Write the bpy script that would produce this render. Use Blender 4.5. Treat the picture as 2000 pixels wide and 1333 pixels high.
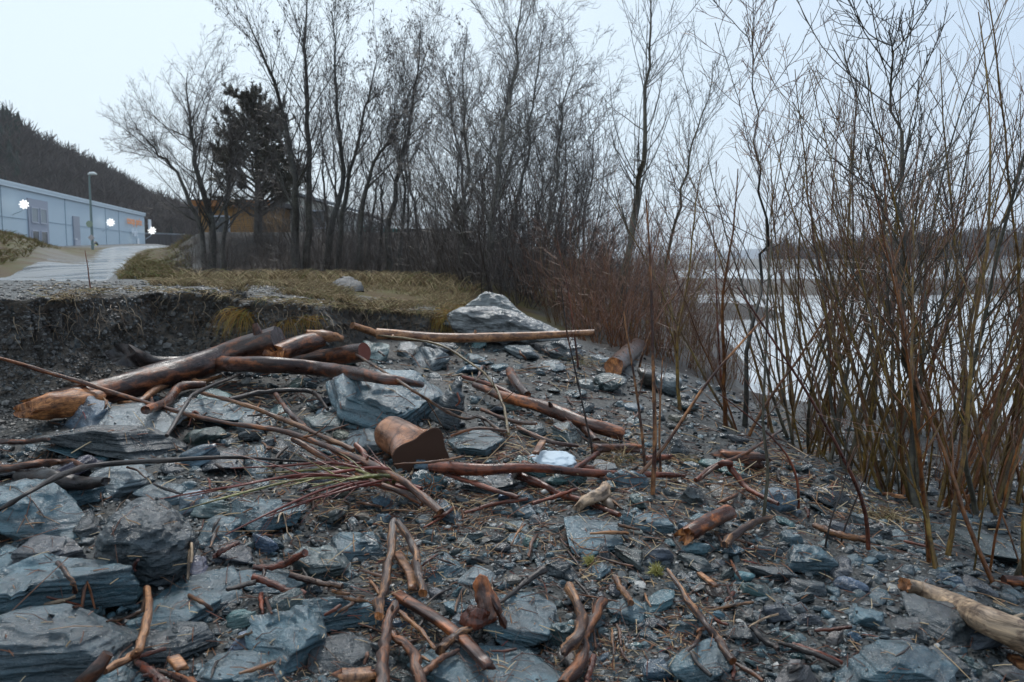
import bpy, bmesh, math, random
import numpy as np
from mathutils import Vector, Matrix
from mathutils.bvhtree import BVHTree
for o in list(bpy.data.objects): bpy.data.objects.remove(o)
S = bpy.context.scene
COL = S.collection
# ------------------------------------------------------------------ camera
F, CX, CY, HOR, EYE = 1664.0, 1000.0, 666.5, 505.0, 1.55
PITCH = math.atan((CY-HOR)/F)
cam = bpy.data.cameras.new('camera'); camo = bpy.data.objects.new('camera', cam); COL.objects.link(camo)
camo.location = (0, 0, EYE); camo.rotation_euler = (math.pi/2-PITCH, 0, 0)
cam.sensor_width = 36; cam.lens = F/2000*36; cam.clip_start = .05; cam.clip_end = 6000
cam.dof.use_dof = True; cam.dof.focus_distance = 5.6; cam.dof.aperture_fstop = 4.0
S.camera = camo
# ------------------------------------------------------------------ sky, sun, exposure
w = bpy.data.worlds.new('World'); S.world = w; w.use_nodes = True
nt = w.node_tree; N = nt.nodes; Lk = nt.links
SUN_EL, SUN_ROT = math.radians(56), math.radians(0)
bgn = N['Background']
sky = N.new('ShaderNodeTexSky'); sky.sky_type = 'NISHITA'; sky.sun_disc = False
sky.sun_elevation = SUN_EL; sky.sun_rotation = SUN_ROT; sky.dust_density = 4; sky.air_density = 1.0
sc_ = N.new('ShaderNodeVectorMath'); sc_.operation = 'SCALE'; sc_.inputs['Scale'].default_value = 1.0
Lk.new(sky.outputs[0], sc_.inputs[0])
tc = N.new('ShaderNodeTexCoord'); sep = N.new('ShaderNodeSeparateXYZ'); Lk.new(tc.outputs['Generated'], sep.inputs[0])
nz = N.new('ShaderNodeTexNoise'); nz.inputs['Scale'].default_value = 2.2; nz.inputs['Detail'].default_value = 4
mp = N.new('ShaderNodeMapping'); mp.inputs['Scale'].default_value = (1, 1, 2.5); Lk.new(tc.outputs['Generated'], mp.inputs[0]); Lk.new(mp.outputs[0], nz.inputs[0])
ad = N.new('ShaderNodeMath'); ad.operation = 'MULTIPLY_ADD'; ad.inputs[1].default_value = .45; Lk.new(nz.outputs[0], ad.inputs[0]); 
mx = N.new('ShaderNodeMath'); mx.operation = 'MULTIPLY_ADD'; mx.inputs[1].default_value = -.9; mx.inputs[2].default_value = .40; Lk.new(sep.outputs[0], mx.inputs[0]); Lk.new(mx.outputs[0], ad.inputs[2])
cr = N.new('ShaderNodeValToRGB'); e = cr.color_ramp.elements
e[0].position = .05; e[0].color = (3.7, 4.7, 6.0, 1); e[1].position = .75; e[1].color = (5.5, 6.5, 7.3, 1)
Lk.new(ad.outputs[0], cr.inputs[0])
mixs = N.new('ShaderNodeMix'); mixs.data_type = 'RGBA'; mixs.inputs[0].default_value = .88
Lk.new(sc_.outputs[0], mixs.inputs[6]); Lk.new(cr.outputs[0], mixs.inputs[7]); Lk.new(mixs.outputs[2], bgn.inputs[0])
bgn.inputs[1].default_value = .1
sl = bpy.data.lights.new('sun', 'SUN'); sl.energy = 1.5; sl.angle = math.radians(13); sl.color = (1, .97, .93)
so = bpy.data.objects.new('sun', sl); COL.objects.link(so); so.rotation_euler = (SUN_EL-math.pi/2, 0, -SUN_ROT)
S.view_settings.view_transform = 'Standard'; S.view_settings.look = 'None'; S.view_settings.exposure = .6; S.view_settings.gamma = 1
S.cycles.volume_bounces = 1; S.cycles.max_bounces = 5; S.cycles.diffuse_bounces = 2; S.cycles.glossy_bounces = 2; S.cycles.transmission_bounces = 3; S.cycles.transparent_max_bounces = 6
# ------------------------------------------------------------------ numeric helpers
def vn(p, seed=0):
    p = np.asarray(p, float); i = np.floor(p).astype(np.int64); f = p-i; f = f*f*(3-2*f)
    def h(a, b, c):
        n = (a*73856093) ^ (b*19349663) ^ (c*83492791) ^ (seed*2654435761)
        n = n & 0xffffffff; n = ((n ^ (n >> 15))*2246822519) & 0xffffffff; n = ((n ^ (n >> 13))*3266489917) & 0xffffffff
        return ((n ^ (n >> 16)) & 0xffffff)/8388608.0-1
    x, y, z = i[..., 0], i[..., 1], i[..., 2]; fx, fy, fz = f[..., 0], f[..., 1], f[..., 2]
    r = 0
    for dx in (0, 1):
        for dy in (0, 1):
            for dz in (0, 1):
                r = r+h(x+dx, y+dy, z+dz)*(fx if dx else 1-fx)*(fy if dy else 1-fy)*(fz if dz else 1-fz)
    return r
def fbm(p, oct=4, seed=0):
    p = np.asarray(p, float); a, r = 1.0, 0
    for k in range(oct): r = r+a*vn(p*(2.03**k)+k*17.3, seed+k); a *= .5
    return r
def sst(a, b, x):
    t = np.clip((x-a)/(b-a), 0, 1); return t*t*(3-2*t)
def nrm(v): return v/np.maximum(np.linalg.norm(v, axis=-1, keepdims=True), 1e-9)
CF = np.array([0, math.cos(PITCH), -math.sin(PITCH)]); CU = np.array([0, math.sin(PITCH), math.cos(PITCH)]); CRT = np.array([1., 0, 0]); EY = np.array([0, 0, EYE])
def ray(px, py): return CF+(px-CX)/F*CRT+(CY-py)/F*CU
def W(px, py, Y):
    d = ray(px, py); return EY+d*(Y/d[1])
# ------------------------------------------------------------------ terrain function
XE = np.array([-9, -5.2, -4.6, -3.95, -3.80, -3.55, -3.0, -2.6, -2.2, -1.9, -1.5, -.9, -.5, 0, 1, 3, 9])
YE = np.array([6.6, 6.7, 6.75, 6.95, 7.9, 8.35, 8.6, 8.45, 8.55, 8.9, 9.5, 10.1, 10.7, 11.6, 12.5, 13, 13])
AX = np.array([-60, -8, -4, -2.8, -2.3, -1.7, -1.05, -.7, 0, 1, 2, 4, 6, 40]); AZ = np.array([1.25, 1.25, 1.2, 1.18, 1.1, 1.0, .9, .77, .6, .35, .05, -.62, -1.4, -1.6])
def H(x, y):
    x = np.asarray(x, float); y = np.asarray(y, float)
    s = np.maximum(x, 0); g = np.clip(.7+.168*(y-4.6), .45, 1.6)
    beach = .083*(np.minimum(y, 11)-2.85)-g*(.12*s+.03*s*s)
    beach = np.maximum(beach, -.40-.22*np.maximum(y-(12.4-.9*(x-3.8)), 0)); beach = np.maximum(beach, -1.6)+.03*np.sin(x*2.1+y*1.3)+.02*np.sin(x*3.7-y*2.9)
    q = np.stack([x*1.3, y*1.3, 0*x], -1); n1 = vn(np.stack([x*1.3, 0*x, 0*x], -1), 3); n2 = vn(np.stack([x*4.8, 0*x, 0*x], -1), 4)
    ye = np.interp(x, XE, YE)+.18*n1+.08*n2
    # talus at the foot of the scarp
    dsc = ye-y; tal = np.exp(-np.maximum(dsc, 0)/.55)*.26*(x < .2)*np.clip(1-(x+1.3)*.8, .0, 1)
    beach = beach+tal*(dsc > -1)
    xr = x-.18*np.maximum(y-14, 0)
    pz = np.interp(xr, AX, AZ)
    pz = pz+(np.minimum(np.interp(xr, [-1.6, 4.2, 9], [.9, -.62, -2.2]), pz+.5)-pz)*sst(11, 19, y)*(xr > -1.6)
    pz = np.where(xr <= -1.6, pz+(.93-pz)*sst(11, 22, y), pz)
    ax = x/np.maximum(y, 1)
    rise = .024*np.maximum(y-16, 0)*sst(-.36, -.42, ax); rise = np.minimum(rise, 3.2)
    mound = 1.25*sst(-.50, -.60, ax)*sst(22, 42, y)*sst(80, 55, y)
    bank = 1.75*sst(29, 37, y)*sst(-.42, -.36, ax)*sst(.02, -.08, ax)
    pz = pz+rise+mound+bank
    ws = np.interp(x, [-1, -.4, .6, 2], [.07, .12, 1.2, 2.5])
    m = sst(-1, 1, (y-ye)/ws)
    z = beach*(1-m)+pz*m
    # river bars and far bank
    wv = 1.5*np.sin(x*.09)+.8*np.sin(x*.31+1)
    far = sst(50, 54, y+wv)*sst(66, 61, y+wv)*1.75*(ax > .1)
    z = np.where((ax > .05) & (y > 24), np.maximum(z, -1.6+far+.12*vn(q*.7, 9)*(far > .4)), z)
    b2 = 1.02*np.exp(-((x-9.6)/2.6)**2-((y-32)/2.0)**2); z = z+b2
    fl = sst(172, 190, y)*2.9; z = np.where(y > 150, np.maximum(z, -1.6+fl), z)
    return z
def Hs(x, y): return float(H(np.array([x]), np.array([y]))[0])
def G(px, py, lift=0.0):
    d = ray(px, py); t = np.concatenate([np.linspace(1.5, 14, 900), np.linspace(14.05, 80, 900)])
    p = EY+d*t[:, None]; b = p[:, 2] < H(p[:, 0], p[:, 1])+lift
    k = int(np.argmax(b)) if b.any() else len(t)-1
    return p[k]
# ------------------------------------------------------------------ mesh helpers
def mesh(name, V, Fc, smooth=True, attrs=None, mats=None):
    """V (n,3); Fc array (m,3|4) or list of such arrays"""
    if not isinstance(Fc, list): Fc = [Fc]
    me = bpy.data.meshes.new(name); V = np.asarray(V, np.float32)
    nl = sum(f.size for f in Fc); npol = sum(len(f) for f in Fc)
    me.vertices.add(len(V)); me.loops.add(nl); me.polygons.add(npol)
    me.vertices.foreach_set('co', V.ravel())
    me.loops.foreach_set('vertex_index', np.concatenate([f.ravel() for f in Fc]).astype(np.int32))
    tot = np.concatenate([np.full(len(f), f.shape[1]) for f in Fc]); st = np.concatenate([[0], np.cumsum(tot)[:-1]])
    me.polygons.foreach_set('loop_start', st.astype(np.int32))
    me.update(calc_edges=True)
    me.polygons.foreach_set('use_smooth', np.full(npol, bool(smooth)))
    for k, (typ, arr) in (attrs or {}).items():
        a = me.attributes.new(k, typ, 'POINT'); a.data.foreach_set('value' if typ == 'FLOAT' else 'vector', np.asarray(arr, np.float32).ravel())
    me.validate(); me.update()
    for m in (mats or []): me.materials.append(m)
    return me
def obj(name, me, mat=None, parent=None, loc=None):
    o = bpy.data.objects.new(name, me)
    COL.objects.link(o)
    if mat is not None and me is not None and hasattr(me, 'materials') and not me.materials: me.materials.append(mat)
    if parent is not None: o.parent = parent
    if loc is not None: o.location = loc
    return o
def tag(o, label=None, cat=None, group=None, kind=None):
    if label: o['label'] = label
    if cat: o['category'] = cat
    if group: o['group'] = group
    if kind: o['kind'] = kind
    elif cat: o['kind'] = 'thing'
    return o
def empty(name, loc, label, cat, group=None):
    o = bpy.data.objects.new(name, None); COL.objects.link(o); o.location = loc; o.empty_display_size = .1
    return tag(o, label, cat, group)
def tubes(P, R, k=4, ell=None):
    """P (M,K,3) R (M,K) -> V, quads, tc"""
    M, K, _ = P.shape
    T = np.empty_like(P); T[:, 1:-1] = P[:, 2:]-P[:, :-2]; T[:, 0] = P[:, 1]-P[:, 0]; T[:, -1] = P[:, -1]-P[:, -2]; T = nrm(T)
    ref = nrm(P[:, -1]-P[:, 0]); a = np.where(np.abs(ref[:, 2:3]) < .8, np.array([[0, 0, 1.]]), np.array([[1., 0, 0]]))
    U = nrm(np.cross(np.repeat(a[:, None], K, 1), T)); B = np.cross(T, U)
    th = np.arange(k)*2*math.pi/k
    c, s = np.cos(th), np.sin(th)
    V = P[:, :, None]+R[:, :, None, None]*(c[None, None, :, None]*U[:, :, None]+s[None, None, :, None]*B[:, :, None])
    ln = np.concatenate([np.zeros((M, 1)), np.cumsum(np.linalg.norm(np.diff(P, axis=1), axis=2), 1)], 1)
    TCc = np.stack([np.broadcast_to(c, (M, K, k))*R[:, :, None], np.broadcast_to(s, (M, K, k))*R[:, :, None], np.broadcast_to(ln[:, :, None], (M, K, k))], -1)
    b = (np.arange(M)*K*k)[:, None, None]; r = (np.arange(K-1)*k)[None, :, None]; j = np.arange(k)[None, None, :]; j2 = (j+1) % k
    Q = np.stack([b+r+j, b+r+j2, b+r+k+j2, b+r+k+j], -1).reshape(-1, 4)
    return V.reshape(-1, 3), Q, TCc.reshape(-1, 3)
def joinvf(parts):
    V, Q, A, o = [], [], [], 0
    for v, q, a in parts:
        V.append(v); Q.append(q+o); A.append(a); o += len(v)
    return np.concatenate(V), Q, np.concatenate(A)
def kids(rng, P, R, n, t0, t1, L0, L1, ang, up, K, jit, rk, rtip, taper=.5):
    M, K0, _ = P.shape; ix = np.repeat(np.arange(M), n); m = len(ix)
    t = rng.uniform(t0, t1, m); s = np.clip(t*(K0-1), 0, K0-1.001); i = s.astype(int); f = (s-i)[:, None]
    st = P[ix, i]*(1-f)+P[ix, i+1]*f; tan = nrm(P[ix, i+1]-P[ix, i]); rp = R[ix, i]*(1-f[:, 0])+R[ix, i+1]*f[:, 0]
    v = rng.normal(size=(m, 3)); v = nrm(v-tan*(v*tan).sum(1, keepdims=True))
    a = (ang*rng.uniform(.65, 1.35, m))[:, None]; d = np.cos(a)*tan+np.sin(a)*v
    pl = np.linalg.norm(np.diff(P, axis=1), axis=2).sum(1)[ix]
    L = pl*rng.uniform(L0, L1, m)*(1-taper*t)
    out = np.empty((m, K, 3)); out[:, 0] = st
    for q in range(1, K):
        d = nrm(d+up*np.array([0, 0, 1.])/K+rng.normal(size=(m, 3))*jit/math.sqrt(K)); out[:, q] = out[:, q-1]+d*(L/(K-1))[:, None]
    r0 = np.maximum(rp*rk, rtip*1.3)
    RR = r0[:, None]+(rtip-r0)[:, None]*np.linspace(0, 1, K)[None]**.8
    return out, RR
def resample(pts, n):
    pts = np.asarray(pts, float)
    if len(pts) == 2: return pts[0]+(pts[1]-pts[0])*np.linspace(0, 1, n)[:, None]
    q = np.concatenate([[2*pts[0]-pts[1]], pts, [2*pts[-1]-pts[-2]]]); out = []
    ts = np.linspace(0, len(pts)-1, n)
    for t in ts:
        i = min(int(t), len(pts)-2); u = t-i; a, b, c, d = q[i], q[i+1], q[i+2], q[i+3]
        out.append(.5*((2*b)+(c-a)*u+(2*a-5*b+4*c-d)*u*u+(3*b-a-3*c+d)*u**3))
    return np.array(out)
def box_vf(c, d, R=None):
    v = np.array([[x, y, z] for x in (-.5, .5) for y in (-.5, .5) for z in (-.5, .5)])*np.asarray(d)
    if R is not None: v = v@np.asarray(R).T
    q = np.array([[0, 1, 3, 2], [4, 6, 7, 5], [0, 4, 5, 1], [2, 3, 7, 6], [0, 2, 6, 4], [1, 5, 7, 3]])
    return v+np.asarray(c), q, np.zeros((8, 3))
def boxes(name, lst, mat, parent=None):
    V, Q, A = joinvf([box_vf(*b) for b in lst]); return obj(name, mesh(name, V, Q, False), mat, parent)
# ------------------------------------------------------------------ materials
def newmat(name):
    m = bpy.data.materials.new(name); m.use_nodes = True; return m, m.node_tree.nodes, m.node_tree.links, m.node_tree.nodes['Principled BSDF']
def nd(N, t, **k):
    n = N.new(t)
    for a, b in k.items():
        if a.startswith('i_'): n.inputs[a[2:]].default_value = b
        elif a.startswith('n'): n.inputs[int(a[1:])].default_value = b
        else: setattr(n, a, b)
    return n
def ramp(N, L, src, stops):
    r = N.new('ShaderNodeValToRGB'); e = r.color_ramp.elements
    while len(e) < len(stops): e.new(.5)
    for q, (p, c) in zip(e, stops): q.position = p; q.color = (*c, 1) if len(c) == 3 else c
    L.new(src, r.inputs[0]); return r.outputs[0]
def mixc(N, L, fac, a, b, blend='MIX'):
    m = N.new('ShaderNodeMix'); m.data_type = 'RGBA'; m.blend_type = blend
    for sck, v in ((0, fac), (6, a), (7, b)):
        if isinstance(v, (int, float)): m.inputs[sck].default_value = v
        elif isinstance(v, tuple): m.inputs[sck].default_value = (*v, 1)
        else: L.new(v, m.inputs[sck])
    return m.outputs[2]
def noise(N, L, vec, scale, det=4, rough=.55, dist=0):
    n = nd(N, 'ShaderNodeTexNoise', i_Scale=scale, i_Detail=det, i_Roughness=rough, i_Distortion=dist)
    if vec is not None: L.new(vec, n.inputs['Vector'])
    return n.outputs[0]
def mapping(N, L, vec, sc=(1, 1, 1), rot=(0, 0, 0)):
    m = N.new('ShaderNodeMapping'); m.inputs['Scale'].default_value = sc; m.inputs['Rotation'].default_value = rot; L.new(vec, m.inputs[0]); return m.outputs[0]
def bump(N, L, h, B, st=.5, dist=.02, prev=None):
    b = nd(N, 'ShaderNodeBump', i_Strength=st, i_Distance=dist); L.new(h, b.inputs['Height'])
    if prev is not None: L.new(prev, b.inputs['Normal'])
    if B is not None: L.new(b.outputs[0], B.inputs['Normal'])
    return b.outputs[0]
def plain(name, col, rough=.6, spec=.5, metal=0, var=0):
    m, N, L, B = newmat(name); B.inputs['Base Color'].default_value = (*col, 1); B.inputs['Roughness'].default_value = rough; B.inputs['Metallic'].default_value = metal
    B.inputs['Specular IOR Level'].default_value = spec
    if var:
        t = N.new('ShaderNodeTexCoord'); f = noise(N, L, t.outputs['Object'], 1.3, 6)
        L.new(mixc(N, L, f, tuple(c*(1-var) for c in col), tuple(min(1, c*(1+var)) for c in col)), B.inputs['Base Color'])
    return m
def stone_mat(name='wet_slate', isl=None):
    m, N, L, B = newmat(name); t = N.new('ShaderNodeTexCoord'); oi = N.new('ShaderNodeObjectInfo')
    a = nd(N, 'ShaderNodeVectorMath', operation='ADD'); L.new(t.outputs['Object'], a.inputs[0])
    rs = nd(N, 'ShaderNodeMath', operation='MULTIPLY', n1=37.0); L.new(oi.outputs['Random'], rs.inputs[0]); L.new(rs.outputs[0], a.inputs[1])
    v = a.outputs[0]
    str_ = noise(N, L, mapping(N, L, v, (2.5, 2.5, 26), (.12, .07, 0)), 1.0, 6, .62, .6)
    big = noise(N, L, v, 5, 5, .6); fine = noise(N, L, v, 90, 5, .65)
    base = ramp(N, L, str_, [(.28, (.3, .32, .34)), (.5, (.85, .9, .92)), (.72, (1.7, 1.72, 1.7))])
    oc = oi.outputs['Color']
    if isl: ge = N.new('ShaderNodeNewGeometry'); oc = ramp(N, L, ge.outputs['Random Per Island'], isl)
    c = mixc(N, L, 1.0, oc, base, 'MULTIPLY')
    d = ramp(N, L, big, [(.3, (.55, .55, .56)), (.65, (1.2, 1.2, 1.2))]); c = mixc(N, L, .8, c, d, 'MULTIPLY')
    br = ramp(N, L, noise(N, L, v, 9, 6, .7), [(.6, (0, 0, 0)), (.72, (1, 1, 1))]); c = mixc(N, L, nfac(N, L, br, .35), c, (.075, .06, .045))
    ve = ramp(N, L, noise(N, L, mapping(N, L, v, (6, 6, 14), (.5, .3, 0)), 1, 3, .5, 2.2), [(.485, (0, 0, 0)), (.5, (1, 1, 1)), (.515, (0, 0, 0))]); c = mixc(N, L, nfac(N, L, ve, .22), c, (.25, .27, .27))
    L.new(c, B.inputs['Base Color'])
    L.new(ramp(N, L, big, [(.3, (.16, .16, .16)), (.7, (.42, .42, .42))]), B.inputs['Roughness']); B.inputs['Specular IOR Level'].default_value = .5
    vo = nd(N, 'ShaderNodeTexVoronoi', i_Scale=1.0, feature='F1'); L.new(mapping(N, L, v, (9, 14, 22), (.3, .2, .5)), vo.inputs['Vector'])
    p = bump(N, L, str_, None, .9, .03); p = bump(N, L, vo.outputs['Distance'], None, .35, .02, p); p = bump(N, L, noise(N, L, v, 24, 6, .7), None, .8, .02, p); bump(N, L, fine, B, .6, .005, p)
    B.inputs['Coat Weight'].default_value = .7; B.inputs['Coat Roughness'].default_value = .11; L.new(p, B.inputs['Coat Normal'])
    return m
def nfac(N, L, src, k):
    x = nd(N, 'ShaderNodeMath', operation='MULTIPLY', n1=k); L.new(src, x.inputs[0]); return x.outputs[0]
def wood_mat(name, bark, inner, grey, amount=.5, rough=(.22, .5), fs=1.0):
    m, N, L, B = newmat(name); at = nd(N, 'ShaderNodeAttribute', attribute_name='tc'); oi = N.new('ShaderNodeObjectInfo')
    a = nd(N, 'ShaderNodeVectorMath', operation='ADD'); L.new(at.outputs['Vector'], a.inputs[0])
    rs = nd(N, 'ShaderNodeMath', operation='MULTIPLY', n1=23.0); L.new(oi.outputs['Random'], rs.inputs[0]); L.new(rs.outputs[0], a.inputs[1]); v = a.outputs[0]
    fib = noise(N, L, mapping(N, L, v, (70*fs, 70*fs, 5)), 1, 5, .65, .4)
    pat = noise(N, L, mapping(N, L, v, (12*fs, 12*fs, 5)), 1, 5, .6, .5)
    g = noise(N, L, mapping(N, L, v, (9*fs, 9*fs, 3)), 1, 4, .6)
    lo = .5+(.5-amount)*.45
    c = mixc(N, L, ramp(N, L, pat, [(lo-.05, (0, 0, 0)), (lo+.07, (1, 1, 1))]), bark, inner)
    c = mixc(N, L, nfac(N, L, ramp(N, L, g, [(.5, (0, 0, 0)), (.68, (1, 1, 1))]), .75), c, grey)
    c = mixc(N, L, .85, c, ramp(N, L, fib, [(.3, (.25, .22, .2)), (.52, (1, 1, 1)), (.75, (1.45, 1.38, 1.3))]), 'MULTIPLY')
    blot = noise(N, L, mapping(N, L, v, (26*fs, 26*fs, 22)), 1, 6, .68, .8)
    c = mixc(N, L, .9, c, ramp(N, L, blot, [(.36, (.28, .22, .2)), (.5, (.95, .95, .95)), (.66, (1.25, 1.2, 1.15))]), 'MULTIPLY')
    rb = ramp(N, L, oi.outputs['Random'], [(0, (.75, .75, .75)), (1, (1.25, 1.2, 1.15))]); c = mixc(N, L, 1.0, c, rb, 'MULTIPLY')
    L.new(c, B.inputs['Base Color']); L.new(ramp(N, L, pat, [(.3, (rough[0],)*3), (.7, (rough[1],)*3)]), B.inputs['Roughness'])
    p = bump(N, L, fib, None, .7, .004); p = bump(N, L, blot, None, .55, .006, p); bump(N, L, pat, B, .5, .012, p)
    return m
def twig_mat(name, c1, c2, c3=None, rough=.45, sc=(20, 20, 3)):
    m, N, L, B = newmat(name); at = nd(N, 'ShaderNodeAttribute', attribute_name='tc'); ge = N.new('ShaderNodeNewGeometry'); oi = N.new('ShaderNodeObjectInfo')
    c = mixc(N, L, ge.outputs['Random Per Island'], c1, c2)
    if c3: c = mixc(N, L, ramp(N, L, noise(N, L, mapping(N, L, at.outputs['Vector'], sc), 1, 5, .6), [(.42, (0, 0, 0)), (.62, (1, 1, 1))]), c, c3)
    c = mixc(N, L, 1.0, c, ramp(N, L, oi.outputs['Random'], [(0, (.75, .75, .75)), (1, (1.25, 1.25, 1.25))]), 'MULTIPLY')
    L.new(c, B.inputs['Base Color']); B.inputs['Roughness'].default_value = rough
    return m
def island_mat(name, stops, rough=.5, bumpy=0, spec=.5):
    m, N, L, B = newmat(name); ge = N.new('ShaderNodeNewGeometry')
    c = ramp(N, L, ge.outputs['Random Per Island'], stops)
    if bumpy:
        t = N.new('ShaderNodeTexCoord'); f = noise(N, L, t.outputs['Object'], 60, 5, .65)
        c = mixc(N, L, .7, c, ramp(N, L, f, [(.3, (.5, .5, .5)), (.7, (1.3, 1.3, 1.3))]), 'MULTIPLY'); bump(N, L, f, B, .5, .005)
    L.new(c, B.inputs['Base Color']); B.inputs['Roughness'].default_value = rough; B.inputs['Specular IOR Level'].default_value = spec
    return m
M_stone = stone_mat()
M_bark = wood_mat('wet_brown_bark', (.055, .019, .011), (.34, .112, .034), (.16, .125, .12), .42)
M_log = wood_mat('dark_wet_bark', (.040, .017, .012), (.23, .075, .026), (.15, .115, .115), .38)
M_red = wood_mat('red_peeled_branch', (.085, .022, .012), (.21, .06, .028), (.06, .03, .026), .5, (.2, .4))
M_orange = wood_mat('peeled_orange_wood', (.13, .05, .022), (.37, .18, .08), (.15, .085, .06), .55, (.3, .5))
M_pale = wood_mat('pale_driftwood', (.19, .14, .1), (.42, .31, .21), (.1, .075, .06), .55, (.4, .6))
M_black = wood_mat('black_wet_twig', (.015, .011, .011), (.06, .035, .026), (.07, .06, .06), .4)
M_mixed = wood_mat('half_peeled_stick', (.045, .016, .011), (.36, .17, .07), (.14, .075, .05), .5)
M_stump = wood_mat('smooth_water_worn_wood', (.26, .115, .055), (.36, .18, .1), (.2, .14, .125), .5, (.18, .36), .35)
THIN = {}
def thin(m):
    return THIN.get(m.name, m)
for _m, _a in ((M_bark, ('thin_brown_bark', (.045, .016, .01), (.25, .09, .03), (.12, .085, .075), .45)), (M_red, ('thin_red_bark', (.07, .017, .010), (.22, .055, .024), (.08, .036, .03), .5)), (M_orange, ('thin_peeled_wood', (.10, .038, .018), (.33, .165, .075), (.16, .09, .06), .5)), (M_mixed, ('thin_half_peeled', (.03, .012, .009), (.36, .18, .08), (.12, .07, .05), .42)), (M_black, ('thin_black_twig', (.014, .010, .010), (.05, .03, .024), (.07, .06, .058), .4)), (M_pale, ('thin_pale_stick', (.15, .105, .07), (.40, .30, .2), (.08, .06, .045), .55))): THIN[_m.name] = wood_mat(*_a, (.25, .5), 3.2)
M_cutdark = plain('wet_dark_sawn_face', (.05, .024, .015), .6, .25, var=.7)
M_cutred = plain('red_sawn_face', (.16, .035, .018), .45, var=.25)
M_raw = wood_mat('raw_split_wood', (.22, .075, .025), (.5, .21, .075), (.06, .025, .014), .6, (.35, .6), 1.5)
# ================================================================== ground sheet
def axis(lo, dlo, dhi, hi, step, ng=46):
    a = np.arange(dlo, dhi+1e-6, step); k = np.linspace(0, 1, ng+1)[1:]
    up = dhi+(hi-dhi)*(np.exp(6*k)-1)/(math.exp(6)-1); dn = dlo-(dlo-lo)*(np.exp(6*k)-1)/(math.exp(6)-1)
    return np.concatenate([dn[::-1], a, up])
gx = axis(-900, -5.6, 5.4, 900, .032, 60); gy = np.concatenate([np.linspace(-30, 1.2, 20)[:-1], np.arange(1.2, 12.6, .032), 12.6+(1500-12.6)*(np.exp(6.5*np.linspace(0, 1, 150)[1:])-1)/(math.exp(6.5)-1)])
XX, YY = np.meshgrid(gx, gy); ZZ = H(XX, YY)
V = np.stack([XX, YY, ZZ], -1); ny, nx = XX.shape
tx = np.gradient(V, axis=1); ty = np.gradient(V, axis=0); NN = nrm(np.cross(tx, ty)); steep = 1-NN[..., 2]
near = (YY < 13)*(np.abs(XX) < 6)
soil = sst(.08, .4, steep)*near
for _ in range(3):
    soil = np.maximum(soil, .9*np.maximum(np.maximum(np.roll(soil, 1, 0), np.roll(soil, -1, 0)), np.maximum(np.roll(soil, 1, 1), np.roll(soil, -1, 1))))
nb = fbm(V*np.array([2.6, 2.6, 3.2]), 3, 61)*.11+fbm(V*np.array([7, 7, 8.]), 4, 11)*.06+np.abs(fbm(V*19, 3, 15))*.035
rough = fbm(V*np.array([9, 9, 9.]), 3, 21)*.010+fbm(V*26, 2, 25)*.006
V = V+NN*((nb*soil+rough*(1-soil))*near)[..., None]
ye_ = np.interp(XX, XE, YE); up_ = sst(-.1, .15, YY-ye_)*(XX < 1.5)
grav = (1-up_); ax_ = XX/np.maximum(YY, 1)
far_g = (YY > 13)
shore = sst(.1, -.75, ZZ)
grass = (.35+.65*sst(-.25, .2, fbm(np.stack([XX*.8, YY*.5, 0*XX], -1), 3, 41)))*up_*(1-np.clip(soil*1.5, 0, 1))*sst(-3.4, -1.9, XX+.5*(YY-9)*0)*(YY < 40)
grass = np.maximum(grass, (YY > 11.5)*sst(.04, -.03, ax_)*(YY < 30)*sst(-.37, -.32, ax_))
grass = np.maximum(grass, sst(-.515, -.55, ax_)*(YY > 16)*(YY < 90))
grass = np.maximum(grass, sst(-.37, -.385, ax_)*sst(-.47, -.44, ax_+.0035*(YY-30))*(YY > 15)*(YY < 90))
darkb = (YY > 27)*sst(-.385, -.35, ax_)*sst(.12, .02, ax_)*(YY < 160)
darkb = np.maximum(darkb, sst(-.2, .9, XX-.05*YY)*(YY > 11.5)*(ax_ < .3)*(ZZ > -.55)*(YY < 50)*.8)
darkb = np.maximum(darkb, (YY > 24)*(ax_ > .05)*.55*(YY < 160))
idx = np.arange(ny*nx).reshape(ny, nx); Q = np.stack([idx[:-1, :-1], idx[:-1, 1:], idx[1:, 1:], idx[1:, :-1]], -1).reshape(-1, 4)
m, N_, L_, B_ = newmat('river_bank_ground'); t = N_.new('ShaderNodeTexCoord'); ob = t.outputs['Object']
A = lambda n: nd(N_, 'ShaderNodeAttribute', attribute_name=n).outputs['Fac']
vor = nd(N_, 'ShaderNodeTexVoronoi', i_Scale=55.0); L_.new(ob, vor.inputs['Vector'])
sepc = N_.new('ShaderNodeSeparateColor'); L_.new(vor.outputs['Color'], sepc.inputs[0])
gcol = ramp(N_, L_, sepc.outputs[0], [(0, (.010, .013, .014)), (.5, (.024, .029, .031)), (.85, (.055, .064, .068)), (1, (.14, .145, .14))])
gcol = mixc(N_, L_, .8, gcol, ramp(N_, L_, noise(N_, L_, ob, 2.2, 6, .65), [(.3, (.45, .45, .45)), (.7, (1.15, 1.12, 1.05))]), 'MULTIPLY')
n9 = noise(N_, L_, ob, 14, 7, .7)
scol = ramp(N_, L_, n9, [(.25, (.014, .012, .010)), (.5, (.055, .047, .039)), (.75, (.13, .112, .092))])
scol = mixc(N_, L_, nfac(N_, L_, ramp(N_, L_, noise(N_, L_, ob, 3.1, 5), [(.5, (0, 0, 0)), (.62, (1, 1, 1))]), .5), scol, (.075, .066, .056))
grc = ramp(N_, L_, noise(N_, L_, ob, .9, 7, .7), [(.3, (.04, .030, .02)), (.45, (.10, .068, .036)), (.58, (.085, .08, .03)), (.72, (.15, .11, .06))])
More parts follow.
